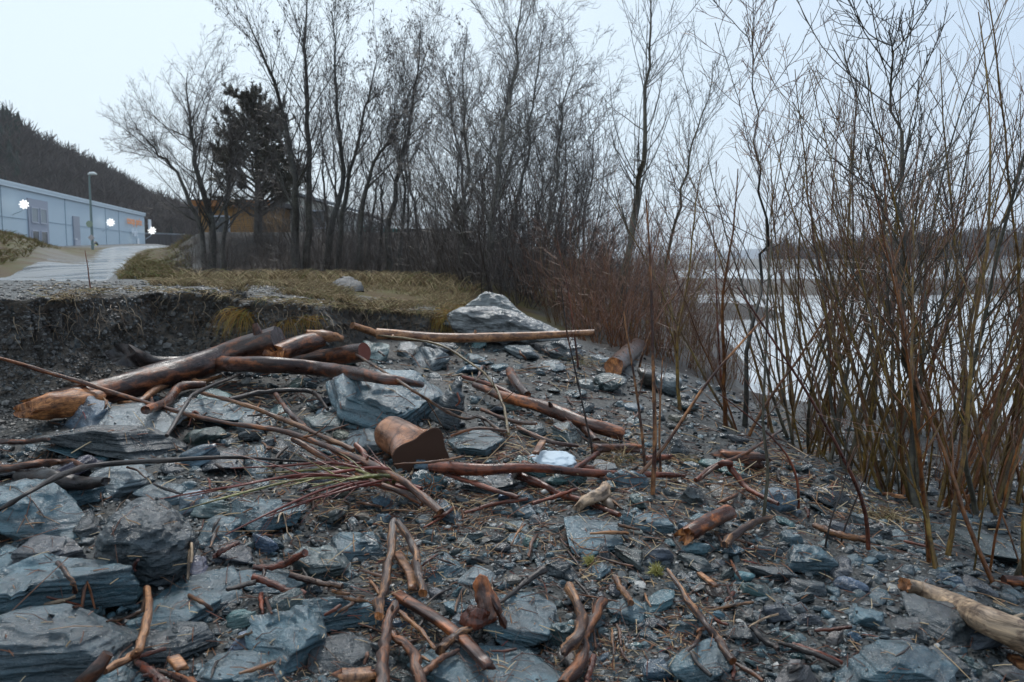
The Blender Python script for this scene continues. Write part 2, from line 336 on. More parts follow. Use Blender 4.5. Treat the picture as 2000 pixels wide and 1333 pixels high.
c = mixc(N_, L_, A('soil'), gcol, scol); c = mixc(N_, L_, A('grass'), c, grc); c = mixc(N_, L_, A('dark'), c, ramp(N_, L_, noise(N_, L_, ob, 1.7, 7, .7), [(.35, (.014, .011, .010)), (.6, (.045, .034, .028)), (.75, (.085, .062, .045))]))
L_.new(c, B_.inputs['Base Color']); B_.inputs['Roughness'].default_value = .5
sp1 = nd(N_, 'ShaderNodeMath', operation='ADD', use_clamp=True); L_.new(A('grass'), sp1.inputs[0]); L_.new(A('dark'), sp1.inputs[1]); sp2 = nd(N_, 'ShaderNodeMath', operation='MULTIPLY_ADD', n1=-.38, n2=.42); L_.new(sp1.outputs[0], sp2.inputs[0]); L_.new(sp2.outputs[0], B_.inputs['Specular IOR Level'])
p = bump(N_, L_, vor.outputs['Distance'], None, .5, .012); bump(N_, L_, n9, B_, .8, .03, p)
ground = obj('ground', mesh('ground', V.reshape(-1, 3), Q, True, {'soil': ('FLOAT', soil), 'grass': ('FLOAT', grass*(1-darkb)), 'dark': ('FLOAT', darkb)}), m); tag(ground, 'dark wet gravel shore rising to an eroded earth bank', 'ground', kind='structure')
GV = V; M_ground = m
def earth_bank():
    xs = np.linspace(-7.5, -.25, 9000); ye = np.interp(xs, XE, YE)+.18*vn(np.stack([xs*1.3, 0*xs, 0*xs], -1), 3)+.08*vn(np.stack([xs*4.8, 0*xs, 0*xs], -1), 4)
    sl_ = np.concatenate([[0], np.cumsum(np.hypot(np.diff(xs), np.diff(ye)))]); n = int(sl_[-1]/.022); u = np.linspace(0, sl_[-1], n); ex = np.interp(u, sl_, xs); ey = np.interp(u, sl_, ye)
    k = np.ones(25)/25; tx_ = np.convolve(np.gradient(ex), k, 'same'); ty_ = np.convolve(np.gradient(ey), k, 'same'); nl = np.hypot(tx_, ty_)+1e-9; nx_, ny_ = ty_/nl, -tx_/nl
    zt = H(ex-nx_*.22, ey-ny_*.22); zb = H(ex+nx_*.30, ey+ny_*.30)-.08; nv = 46; rows = []
    fade = sst(-.25, -.9, ex)
    for j in range(nv):
        v = j/(nv-1); off = .30*(1-v)**2.2+.05*sst(.8, .97, v)-.22*sst(.955, 1, v)+.03; z = zb+(zt+.015-zb)*min(v/.96, 1)
        P = np.stack([ex, ey, z], -1); d = fbm(P*np.array([1.5, 1.5, 2.0]), 2, 81)*.13+fbm(P*np.array([5, 5, 6.]), 3, 83)*.075-np.abs(fbm(P*17, 3, 85))*.05+fbm(P*40, 2, 87)*.012; d = d*math.sin(math.pi*min(1, .12+v*.93))**.5
        q = (off+d)*fade-.12*(1-fade); rows.append(np.stack([ex+nx_*q, ey+ny_*q, z+.02*fbm(P*9, 2, 89)+.05*max(0, v-.6)*fbm(P*np.array([4, 4, .5]), 3, 91)], -1))
    R_ = np.array(rows); i = np.arange(nv*n).reshape(nv, n); Q_ = np.stack([i[:-1, :-1], i[:-1, 1:], i[1:, 1:], i[1:, :-1]], -1).reshape(-1, 4)
    m, N, L, B = newmat('eroded_earth'); t = N.new('ShaderNodeTexCoord'); ob = t.outputs['Object']
    n1 = noise(N, L, ob, 11, 7, .72); n2 = noise(N, L, mapping(N, L, ob, (1.2, 1.2, 7)), 1, 4); vo = nd(N, 'ShaderNodeTexVoronoi', i_Scale=38.0); L.new(ob, vo.inputs['Vector']); sc2 = N.new('ShaderNodeSeparateColor'); L.new(vo.outputs['Color'], sc2.inputs[0])
    c = ramp(N, L, n1, [(.25, (.030, .026, .021)), (.5, (.115, .098, .082)), (.78, (.26, .225, .185))]); c = mixc(N, L, .7, c, ramp(N, L, n2, [(.35, (.5, .47, .45)), (.6, (1.15, 1.1, 1.05))]), 'MULTIPLY')
    c = mixc(N, L, ramp(N, L, sc2.outputs[0], [(.78, (0, 0, 0)), (.8, (1, 1, 1))]), c, mixc(N, L, sc2.outputs[1], (.035, .04, .042), (.12, .125, .12)))
    L.new(c, B.inputs['Base Color']); B.inputs['Roughness'].default_value = .7; B.inputs['Specular IOR Level'].default_value = .3
    p = bump(N, L, vo.outputs['Distance'], None, .4, .015); bump(N, L, n1, B, .9, .04, p)
    o = obj('earth_bank', mesh('earth_bank', R_.reshape(-1, 3), Q_, True), m); tag(o, 'crumbling dark earth face of the eroded river bank', 'bank', kind='structure'); return R_.reshape(-1, 3), Q_
BANK_V, BANK_Q = earth_bank()
# ------------------------------------------------------------------ water
m, N_, L_, B_ = newmat('river_water'); t = N_.new('ShaderNodeTexCoord')
B_.inputs['Base Color'].default_value = (.52, .55, .57, 1); B_.inputs['Roughness'].default_value = .14; B_.inputs['IOR'].default_value = 1.33
f = noise(N_, L_, mapping(N_, L_, t.outputs['Object'], (.5, 1.4, 1)), 1.2, 4, .6, .4); bump(N_, L_, f, B_, .3, .08); L_.new(ramp(N_, L_, noise(N_, L_, mapping(N_, L_, t.outputs['Object'], (.12, .55, 1)), 1, 5, .65), [(.36, (.30, .33, .34)), (.5, (.5, .53, .55)), (.62, (.62, .65, .67))]), B_.inputs['Base Color'])
wy = np.array([3, 8, 14, 30, 60, 120, 200, 400.]); wx = np.linspace(-30, 900, 40)
X2, Y2 = np.meshgrid(wx, wy); i2 = np.arange(X2.size).reshape(X2.shape)
water = obj('river_water', mesh('river_water', np.stack([X2, Y2, X2*0-.62], -1).reshape(-1, 3), np.stack([i2[:-1, :-1], i2[:-1, 1:], i2[1:, 1:], i2[1:, :-1]], -1).reshape(-1, 4)), m)
tag(water, 'pale river water reflecting the overcast sky', 'river', kind='structure')
# ------------------------------------------------------------------ wet road
def road():
    ys = np.concatenate([np.linspace(12.5, 40, 40), np.linspace(42, 100, 30)]); rows = []
    for y in ys:
        l = np.interp(y, [12, 16, 22, 30, 45, 70, 100], [-.73, -.68, -.605, -.555, -.52, -.49, -.465])*y
        r = np.interp(y, [12, 15, 20, 30, 45, 70, 100], [-.49, -.475, -.455, -.445, -.432, -.412, -.395])*y
        xs = l+(r-l)*np.linspace(0, 1, 12); rows.append(np.stack([xs, xs*0+y, H(xs, xs*0+y)-.05+.09*np.sin(np.linspace(0, math.pi, 12))**.5-.1*(y < 13)], -1))
    R_ = np.array(rows); i = np.arange(R_.shape[0]*12).reshape(-1, 12)
    m, N, L, B = newmat('wet_road'); t = N.new('ShaderNodeTexCoord')
    f = noise(N, L, mapping(N, L, t.outputs['Object'], (1.6, .10, 1), (0, 0, -.42)), 1, 6, .6)
    L.new(ramp(N, L, f, [(.3, (.05, .055, .06)), (.6, (.13, .138, .146))]), B.inputs['Base Color'])
    L.new(ramp(N, L, f, [(.4, (.12, .12, .12)), (.65, (.5, .5, .5))]), B.inputs['Roughness']); bump(N, L, noise(N, L, t.outputs['Object'], 8, 4), B, .06, .01)
    o = obj('road', mesh('road', R_.reshape(-1, 3), np.stack([i[:-1, :-1], i[:-1, 1:], i[1:, 1:], i[1:, :-1]], -1).reshape(-1, 4)), m); tag(o, 'wet grey road climbing to the shop', 'road', kind='structure')
road()
# ------------------------------------------------------------------ hills
M_hill = plain('dark_wooded_slope', (.020, .019, .018), .9, .2, var=.4)
def hill(name, label, crest, base_y, mat, drop=0.0):
    """crest: list of (px, py, Y)"""
    c = np.array([W(a, b, Y) for a, b, Y in crest]); n = 80; t = np.linspace(0, 1, n)
    k = np.linspace(0, 1, len(c)); C3 = np.stack([np.interp(t, k, c[:, j]) for j in range(3)], -1); C3[:, 2] -= drop
    rows = []
    for s in np.linspace(0, 1, 14):
        P = C3.copy(); P[:, 0] *= (base_y+(C3[:, 1]-base_y)*s)/C3[:, 1]; P[:, 1] = base_y+(C3[:, 1]-base_y)*s
        P[:, 2] = -1+(C3[:, 2]+1)*(s**.9)+.6*np.sin(t*40+s*9)*s*(1-s); rows.append(P)
    P = C3.copy(); P[:, 1] *= 1.6; P[:, 0] *= 1.6; P[:, 2] = -2; rows.append(P)
    R_ = np.array(rows); i = np.arange(R_.shape[0]*n).reshape(-1, n)
    o = obj(name, mesh(name, R_.reshape(-1, 3), np.stack([i[:-1, :-1], i[:-1, 1:], i[1:, 1:], i[1:, :-1]], -1).reshape(-1, 4)), mat); tag(o, label, 'hill', kind='structure'); return R_
HL = hill('hill', 'steep dark wooded hillside behind the shop', [(-500, -60, 200), (-200, 90, 205), (0, 215, 215), (60, 262, 225), (140, 305, 240), (210, 335, 260), (270, 372, 285), (340, 402, 320), (420, 415, 350), (560, 440, 380), (760, 480, 420)], 165, M_hill, 6.5)
HR = hill('hill', 'dark wooded hill on the far river bank', [(1500, 512, 330), (1640, 503, 320), (1740, 494, 300), (1840, 484, 280), (2000, 474, 265), (2300, 455, 250), (2800, 430, 240)], 195, M_hill, 5)
hill('hill', 'low hill far up the valley, haze blue put into its colour', [(900, 515, 1500), (1250, 503, 1500), (1400, 492, 1500), (1480, 486, 1500), (1600, 480, 1450), (1760, 484, 1450), (2000, 495, 1450)], 900, plain('distant_haze_blue', (.16, .19, .23), 1, .1, var=.15))  # distance haze painted in: the blue is set as base colour
# ------------------------------------------------------------------ far wood (one mass)
rngf = np.random.default_rng(5)
def stamp_bare(p, h, rng):
    n = 54; a = rng.uniform(0, 6.28, n); t = rng.uniform(.25, .75, n); L = h*rng.uniform(.16, .36, n); ti = rng.uniform(.35, 1.15, n)
    s = p+np.stack([0*t, 0*t, t*h], -1); e = s+np.stack([np.cos(a)*np.sin(ti)*L, np.sin(a)*np.sin(ti)*L, np.cos(ti)*L], -1)
    P = np.stack([s, (s+e)/2+rng.normal(size=(n, 3))*.2, e], 1); R = np.tile(np.array([.11, .09, .05]), (n, 1))*h/10
    tr = np.array([[p, p+[0, 0, h*.5], p+[rng.normal()*.4, 0, h]]]); return np.concatenate([P, tr]), np.concatenate([R, np.array([[.22, .15, .05]])*h/10])
def far_wood():
    BP, BR, CV, CQ, co = [], [], [], [], 0
    for R_, n, conf in ((HL, 1500, .35), (HR, 520, .2)):
        nn = R_.shape[1]
        for k in range(n):
            s = rngf.uniform(0, 1)**.6*12.99; u = rngf.uniform(0, nn-1.01); i, j = int(s), int(u)
            p = R_[i, j]*(1-(s-i))+R_[i+1, j]*(s-i); q = R_[i, j+1]-R_[i, j]; p = p+q*(u-j)
            left = (R_ is HL) and (u < nn*.26)
            if rngf.uniform() < (conf*1.9 if left else conf*.06):
                h = rngf.uniform(6, 10); nl = 10; v, f = [], []
                for l in range(nl):
                    z0 = h*(.08+.9*l/nl); r = (1-l/nl)*h*.2+.25; kk = 9; a = np.arange(kk)*6.283/kk+rngf.uniform(0, 6)
                    rr = r*1.25*rngf.uniform(.5, 1.2, kk); b = len(v)
                    v += [[p[0]+rr[x]*math.cos(a[x]), p[1]+rr[x]*math.sin(a[x]), p[2]+z0-.3*rr[x]] for x in range(kk)]+[[p[0], p[1], p[2]+z0+h*.2]]
                    f += [[b+x, b+(x+1) % kk, b+kk] for x in range(kk)]
                CV.append(np.array(v)); CQ.append(np.array(f)+co); co += len(v)
            else:
                P, R = stamp_bare(p-np.array([0, 0, .3]), rngf.uniform(7, 11.5), rngf); BP.append(P); BR.append(R)
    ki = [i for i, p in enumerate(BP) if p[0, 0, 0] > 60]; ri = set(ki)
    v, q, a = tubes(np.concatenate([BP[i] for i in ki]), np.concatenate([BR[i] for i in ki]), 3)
    o = obj('bare_wood', mesh('bare_wood', v, q, False), island_mat('haze_grey_twigs', [(0, (.085, .074, .08)), (.6, (.12, .105, .11)), (1, (.16, .14, .14))], .9, 0, .1)); tag(o, 'leafless wood on the low hill across the river, haze grey in its colour', 'wood', kind='stuff')  # paler purple-grey twigs carry the haze over the far bank in their colour
    BP = [p for i, p in enumerate(BP) if i not in ri]; BR = [p for i, p in enumerate(BR) if i not in ri]
    v, q, a = tubes(np.concatenate(BP), np.concatenate(BR), 3)
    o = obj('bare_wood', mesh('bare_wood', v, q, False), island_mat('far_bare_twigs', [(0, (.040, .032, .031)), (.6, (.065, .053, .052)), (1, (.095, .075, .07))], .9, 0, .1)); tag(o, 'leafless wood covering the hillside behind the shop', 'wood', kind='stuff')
    o = obj('spruce_wood', mesh('spruce_wood', np.concatenate(CV), np.concatenate(CQ), False), island_mat('far_spruce', [(0, (.014, .022, .020)), (1, (.03, .042, .036))], .9, 0, .1)); tag(o, 'dark spruces massed on the hillside behind the shop', 'wood', kind='stuff')
far_wood()
# ================================================================== the shop
VA = np.array([-50.3, 84.0]); vd = nrm(np.array([-13.0, 64.0])); wn = np.array([vd[1], -vd[0]]); WL = 65.3
RW = np.array([[vd[0], wn[0], 0], [vd[1], wn[1], 0], [0, 0, 1.]])   # columns: along, out, up
def wp(s, out, z): q = VA+vd*s+wn*out; return np.array([q[0], q[1], z])
M_wall, N_, L_, B_ = newmat('grey_blue_panels'); t = N_.new('ShaderNodeTexCoord')
L_.new(mixc(N_, L_, noise(N_, L_, t.outputs['Object'], .25, 4), (.40, .52, .60), (.48, .59, .67)), B_.inputs['Base Color']); B_.inputs['Roughness'].default_value = .5
M_trim = plain('pale_metal_trim', (.45, .55, .62), .4); M_joint = plain('panel_joint', (.22, .31, .38), .6); M_panel = plain('grey_window_panel', (.30, .33, .40), .6)
M_glass = plain('dark_glass', (.03, .035, .04), .08); M_blind = plain('window_blind', (.22, .26, .29), .4); M_frame = plain('window_frame', (.4, .43, .5), .5)
shop = empty('shop_building', wp(30, 0, 2.5), 'long grey-blue flat-roofed shop at the top of the road', 'building')
SH = Matrix.Translation(Vector(shop.location)).inverted()
def spart(name, lst, mat, par=None):
    o = boxes(name, [(np.array(c)-np.array(shop.location), d, RW) for c, d in lst], mat, par or shop); return o
spart('wall', [(wp(WL/2, -9, 5.5), (WL, 18, 7.2))], M_wall)
spart('roof', [(wp(WL/2, -9, 9.2), (WL+.5, 18.5, .22))], M_trim)
spart('fascia', [(wp(WL/2, .16, 8.93), (WL+.3, .1, .36))], M_trim)
spart('panel_joint', [(wp(s, .02, 5.45), (.09, .06, 6.6)) for s in (1.2, 21.5, 40, 47.5)]+[(wp(WL/2, .015, 5.7), (WL, .045, .05))], M_joint)
pn = spart('window_panel', [(wp(11.6, .05, 5.0), (6.4, .16, 6.0))], M_panel)
for s, z, mt in ((10.2, 6.25, M_blind), (13.0, 6.25, M_blind), (10.2, 3.75, M_glass), (13.0, 3.75, M_glass)):
    wdw = spart('window', [(wp(s-1.0, .16, z), (.12, .1, 1.7)), (wp(s+1.0, .16, z), (.12, .1, 1.7)), (wp(s, .16, z+.8), (1.88, .1, .12)), (wp(s, .16, z-.8), (1.88, .1, .12))], M_frame)
    spart('pane', [(wp(s, .145, z), (1.88, .04, 1.5))], mt, wdw)
dr = spart('door', [(wp(25.6, .06, 4.75), (2.7, .14, 4.2))], plain('grey_door', (.27, .30, .36), .5)); 
spart('door_panel', [(wp(25.6, .15, 3.3), (2.3, .05, 1.2))], M_frame, dr); spart('handle', [(wp(24.9, .19, 3.95), (.9, .1, .12))], plain('white_enamel', (.8, .82, .84), .4), dr)
def emis(name, col, st):
    m, N, L, B = newmat(name); B.inputs['Emission Color'].default_value = (*col, 1); B.inputs['Emission Strength'].default_value = st; B.inputs['Base Color'].default_value = (*col, 1); return m
def letters(name, body, size, s, z, sx, mat, side, par, dep=.12):
    cu = bpy.data.curves.new(name, 'FONT'); cu.body = body; cu.size = size; cu.extrude = dep; cu.offset = .012
    cu.materials.append(mat)
    o = bpy.data.objects.new(name, cu); COL.objects.link(o); p = wp(s, .3, z)
    Rm = Matrix(((vd[0], 0, wn[0]), (vd[1], 0, wn[1]), (0, 1, 0))).to_4x4()
    o.matrix_world = Matrix.Translation(Vector(p)) @ Rm @ Matrix.Diagonal((sx, 1, 1, 1))
    bpy.context.view_layer.update(); me = bpy.data.meshes.new_from_object(o.evaluated_get(bpy.context.evaluated_depsgraph_get())); mw = o.matrix_world.copy(); bpy.data.objects.remove(o)
    o = obj(name, me); o.matrix_world = mw
    return o
sg = letters('shop_sign', 'coop prix', 1.75, 51.6, 7.0, 1.5, emis('orange_lit_letters', (.7, .22, .015), .14), None, None, .015); tag(sg, 'orange lettering reading coop prix high on the shop wall', 'sign')
sg = letters('shop_sign', 'Høls', 1.7, 54.4, 5.15, 1.35, plain('pale_letters', (.8, .88, .95), .4), None, None, .015); tag(sg, 'pale lettering under the orange sign on the shop wall', 'sign')
# star lamps on the wall
def star(s, z, r, label):
    o = empty('star_lamp', wp(s, 1.1, z), label, 'star lamp', 'lit stars on the shop wall')
    v, f = [], []; n = 9
    for y in (-.08, .08):
        v.append((0, y, 0))
        for k in range(n*4):
            a = k*6.28318/(n*4); rr = r*.86*(.42, .95, 1.1, .95)[k % 4]; v.append((rr*math.cos(a), y, rr*math.sin(a)))
    m_ = n*4
    for k in range(m_):
        a, b = 1+k, 1+(k+1) % m_; f += [(0, a, b), (m_+1, m_+1+b, m_+1+a), (a, m_+1+a, b), (b, m_+1+a, m_+1+b)]
    st = obj('star', mesh('star', np.array(v), np.array(f), False), emis('white_star_light', (1, .98, .93), .8), o); st.rotation_euler = (0, 0, math.atan2(vd[1], vd[0])-math.pi/2)
    P = np.array([[[0, 0, -r*.7], [-wn[0]*.3, -wn[1]*.3, -r*1.3], [-wn[0]*1.1, -wn[1]*1.1, -r*2]]]); v, q, a = tubes(P, np.full((1, 3), .05), 5); obj('bracket', mesh('bracket', v, q), M_trim, o)
star(4.2, 7.05, .52, 'white lit star lamp left of the shop windows, nearest the corner'); star(38.2, 6.6, .62, 'white lit star lamp on the shop wall just right of the lamp post'); star(65.6, 6.35, .75, 'white lit star lamp at the far end of the shop, beside the signs')
# wall board and cabinets by the far end
pb = empty('projecting_sign', wp(65.0, .9, 7.4), 'small white projecting sign at the far corner of the shop', 'sign')
boxes('sign_board', [((0, 0, 0), (1.6, .2, 1.6), RW)], plain('white_board', (.75, .78, .82), .4), pb); boxes('sign_mark', [((0-vd[0]*.14, -vd[1]*.14, .1), (.5, .05, .5), RW)], plain('red_mark', (.3, .06, .05), .5), pb)
bb = empty('wall_notice', wp(59.5, .1, 4.0), 'narrow white notice on the shop wall beside the grey doors', 'notice'); boxes('board', [((0, 0, 0), (1.3, .1, 1.7), RW)], plain('notice_white', (.75, .8, .84), .5), bb)
cb = empty('parcel_locker', wp(55.5, .9, 2.45), 'low cream cabinet standing against the shop wall', 'cabinet'); boxes('body', [((0, 0, .65), (4.2, .9, 1.5), RW)], plain('cream_cabinet', (.62, .55, .38), .5), cb); boxes('door', [((vd[0]*s+wn[0]*.46, vd[1]*s+wn[1]*.46, .65), (.9, .05, 1.2), RW) for s in (-1, .9)], plain('pale_door', (.7, .72, .7), .5), cb)
for s, lb in ((29.5, 'yellow and black arched hoop beside the grey shop door'), (48.5, 'yellow and black arched hoop beside the cream cabinet')):
    h = empty('hoop_barrier', wp(s, 1.2, 2.45), lb, 'barrier', 'yellow hoops along the shop wall')
    a = np.linspace(0, math.pi, 12); R0 = 1.15; P = np.stack([vd[0]*np.cos(a)*R0*1.3, vd[1]*np.cos(a)*R0*1.3, np.sin(a)*R0+.05], -1)[None]
    v, q, _ = tubes(P, np.full((1, 12), .16), 6); obj('frame', mesh('frame', v, q), plain('black_hoop', (.03, .035, .03), .5), h)
    P2 = P*np.array([.62, .62, .62]); v, q, _ = tubes(P2, np.full((1, 12), .2), 6); obj('inner_hoop', mesh('inner_hoop', v, q), plain('yellow_hoop', (.5, .5, .05), .5), h)
# fence right of shop
fn = empty('fence', W(318, 480, 150), 'dark board fence running off right of the shop', 'fence'); fl = np.array(fn.location)
pts = [W(290+k*7, 478, 150+k*2)-fl for k in range(9)]
boxes('panel', [(p+np.array([0, 0, .2]), (3.1, .1, 3.2)) for p in pts], plain('dark_boards', (.06, .055, .06), .8), fn); boxes('top_rail', [(p+np.array([0, -.1, 1.95]), (3.1, .2, .25)) for p in pts], plain('grey_rail', (.2, .22, .25), .7), fn)
# street lamp
lp = W(181, 486, 70); lp[2] = Hs(lp[0], lp[1]); lam = empty('street_lamp', lp, 'tall thin street lamp standing in front of the shop', 'street lamp')
hz = W(181, 341, 70)[2]-lp[2]
v, q, _ = tubes(np.array([[[0, 0, -.2], [0, 0, hz*.5], [0, 0, hz-.2], [.12, 0, hz-.02]]]), np.array([[.12, .10, .075, .07]]), 8); obj('pole', mesh('pole', v, q), plain('galvanised_pole', (.16, .22, .22), .5, metal=.3), lam)
P = np.array([[[-.12, 0, hz], [.05, 0, hz+.07], [.35, 0, hz+.08], [.62, 0, hz]]]); v, q, _ = tubes(P, np.array([[.05, .12, .13, .06]]), 8); obj('lamp_head', mesh('lamp_head', v*np.array([1, 1, 1]), q), plain('lamp_head_grey', (.6, .64, .66), .4), lam)
for z, c, nm in ((2.1, (.24, .30, .22), 'round_sign'), (1.0, (.4, .36, .36), 'diamond_sign')):
    k = 16 if nm[0] == 'r' else 4; a = np.arange(k)*6.2832/k; r = .27
    v = np.concatenate([np.stack([r*np.cos(a)-.1*(k == 16), a*0-.16+y, r*np.sin(a)+z], -1) for y in (0, .03)]); f = [np.array([[0+i, (i+1) % k, k+(i+1) % k, k+i] for i in range(k)]), np.array([list(range(k))]), np.array([list(range(2*k-1, k-1, -1))])]
    obj('sign_plate', mesh('sign_plate', v, f, False), plain(nm, c, .5), lam)
# ================================================================== houses behind the trees
def house(name, label, x0, x1, yf, yb, z0, zt, wall, roof, ridge=0, wins=(), wincol=M_glass):
    h = empty(name, ((x0+x1)/2, (yf+yb)/2, z0), label, 'house'); o = np.array(h.location)
    boxes('wall', [(np.array([0, 0, (zt-z0)/2-.5]), (x1-x0, yb-yf, zt-z0+1))], wall, h)
    if ridge:
        hx = (x1-x0)/2+.3; hy = (yb-yf)/2+.3; zt_ = zt-z0; v = np.array([[-hx, -hy, zt_], [hx, -hy, zt_], [hx, hy, zt_], [-hx, hy, zt_], [0, -hy, zt_+ridge], [0, hy, zt_+ridge]])
        V2 = np.concatenate([v, v+[0, 0, .15]]); q4 = [[0, 4, 5, 3], [1, 2, 5, 4], [6, 9, 11, 10], [7, 10, 11, 8], [0, 3, 9, 6], [1, 7, 8, 2], [0, 6, 10, 4], [4, 10, 7, 1]]
        obj('roof', mesh('roof', V2, np.array(q4), False), roof, h)
        g = np.array([[-hx+.3, -hy+.3, zt_], [hx-.3, -hy+.3, zt_], [0, -hy+.3, zt_+ridge-.1]]); obj('gable', mesh('gable', np.concatenate([g, g+[0, .2, 0]]), [np.array([[0, 1, 2], [3, 5, 4]])], False), wall, h)
    else: boxes('roof', [(np.array([0, 0, zt-z0+.12]), (x1-x0+.7, yb-yf+.7, .24))], roof, h)
    for (wx, wz, ww, wh) in wins:
        f = boxes('window', [((wx-ww/2, -(yb-yf)/2-.03, wz), (.08, .1, wh)), ((wx+ww/2, -(yb-yf)/2-.03, wz), (.08, .1, wh)), ((wx, -(yb-yf)/2-.03, wz+wh/2), (ww, .09, .08)), ((wx, -(yb-yf)/2-.03, wz-wh/2), (ww, .09, .08))], M_frame, h)
        boxes('pane', [((wx, -(yb-yf)/2-.015, wz), (ww-.08, .03, wh-.08))], wincol, f)
    return h
M_clad, N_, L_, B_ = newmat('orange_cladding'); t = N_.new('ShaderNodeTexCoord'); wv = nd(N_, 'ShaderNodeTexWave', i_Scale=3.2, wave_type='BANDS', bands_direction='Z'); L_.new(t.outputs['Object'], wv.inputs[0])
L_.new(mixc(N_, L_, noise(N_, L_, t.outputs['Object'], 1.4, 5), (.22, .11, .035), (.34, .19, .065)), B_.inputs['Base Color']); bump(N_, L_, wv.outputs[1], B_, .6, .03); B_.inputs['Roughness'].default_value = .7
M_cream = plain('cream_render', (.42, .41, .37), .8, var=.12); M_roofd = plain('dark_roof', (.05, .048, .05), .7); M_roofg = plain('grey_roof', (.22, .24, .26), .6)
hs = house('wood_clad_house', 'orange timber-clad house behind the left trees', -16.4, -12.9, 45, 52, 2.3, 4.35, M_clad, M_roofd, 0, ((-.6, 1.0, .9, .9),))
boxes('fascia', [((0, -3.9, 2.08), (4.2, .08, .3))], plain('brown_fascia', (.25, .1, .03), .7), hs)
house('cream_house', 'pale cream house with dark roof behind the alders', -14.7, -10.2, 50, 58, 2.3, 4.5, M_cream, M_roofg, .7, ((1.2, 1.5, .9, 1.0), (-1.2, 1.5, .9, 1.0)))
house('white_house', 'small white gabled house far behind the alders', -12.4, -10.2, 66, 72, 2.6, 4.3, plain('white_paint', (.6, .62, .63), .7, var=.1), M_roofd, .7, ((0, 1.1, .5, .6),))
house('flat_roofed_block', 'dark flat-roofed building behind the right alders', -8.6, -5.2, 64, 74, 1.9, 3.5, plain('grey_boards', (.18, .17, .17), .8, var=.3), M_roofd, 0, ((-1.1, .8, .6, .9), (0, .8, .6, .9), (1.1, .8, .6, .9)), plain('pale_glass', (.3, .33, .36), .2))
M_turq = plain('turquoise_sheet', (.04, .26, .24), .5, var=.2)
for (px, py, wd, ht, lb) in ((708, 455, 1.5, .75, 'larger turquoise skip seen between the alder trunks'), (765, 456, 1.6, .5, 'low turquoise skip seen left of the dark flat-roofed building')):
    p = W(px, py, 60); h = empty('skip_container', p, lb, 'skip', 'turquoise skips behind the trees')
    v = np.array([[-wd*.4, -.5, -ht/2], [wd*.4, -.5, -ht/2], [wd*.4, .5, -ht/2], [-wd*.4, .5, -ht/2], [-wd*.5, -.6, ht/2], [wd*.5, -.6, ht/2], [wd*.5, .6, ht/2], [-wd*.5, .6, ht/2]])
    obj('tub', mesh('tub', v, np.array([[0, 3, 2, 1], [0, 1, 5, 4], [1, 2, 6, 5], [2, 3, 7, 6], [3, 0, 4, 7]]), False), M_turq, h); boxes('rim', [((0, -.6, ht/2), (wd+.1, .1, .1)), ((0, .6, ht/2), (wd+.1, .1, .1))], M_turq, h)
    boxes('support', [((0, 0, -ht/2-.7), (wd*.7, .8, 1.4))], M_roofd, h)
# gravel heap
def heap():
    p = G(665, 566); Y = p[1]; r = 32/F*Y; n = 28; a = np.linspace(0, 6.2832, n, endpoint=False); v = []
    for k in range(12):
        f = k/11; rr = r*1.15*(1-f)+.02; z = .036*Y*.55*(f**.85)
        for t in a: v.append([rr*math.cos(t), rr*math.sin(t), z])
    v = np.array(v); v = v+fbm(v*9, 4, 3)[:, None]*np.array([.04, .04, .05]); v[:, 2] -= .03
    i = np.arange(12*n).reshape(12, n); q = np.stack([i[:-1], np.roll(i[:-1], -1, 1), np.roll(i[1:], -1, 1), i[1:]], -1).reshape(-1, 4)
    m, N, L, B = newmat('grey_heap'); t = N.new('ShaderNodeTexCoord'); f = noise(N, L, t.outputs['Object'], 26, 6, .7); L.new(ramp(N, L, f, [(.3, (.03, .031, .032)), (.7, (.14, .14, .14))]), B.inputs['Base Color']); bump(N, L, f, B, .8, .03)
    tag(obj('gravel_heap', mesh('gravel_heap', v, q), m, None, (p[0], p[1]+.3, Hs(p[0], p[1]+.3))), 'small heap of grey gravel on the grass before the alders', 'heap')
heap()
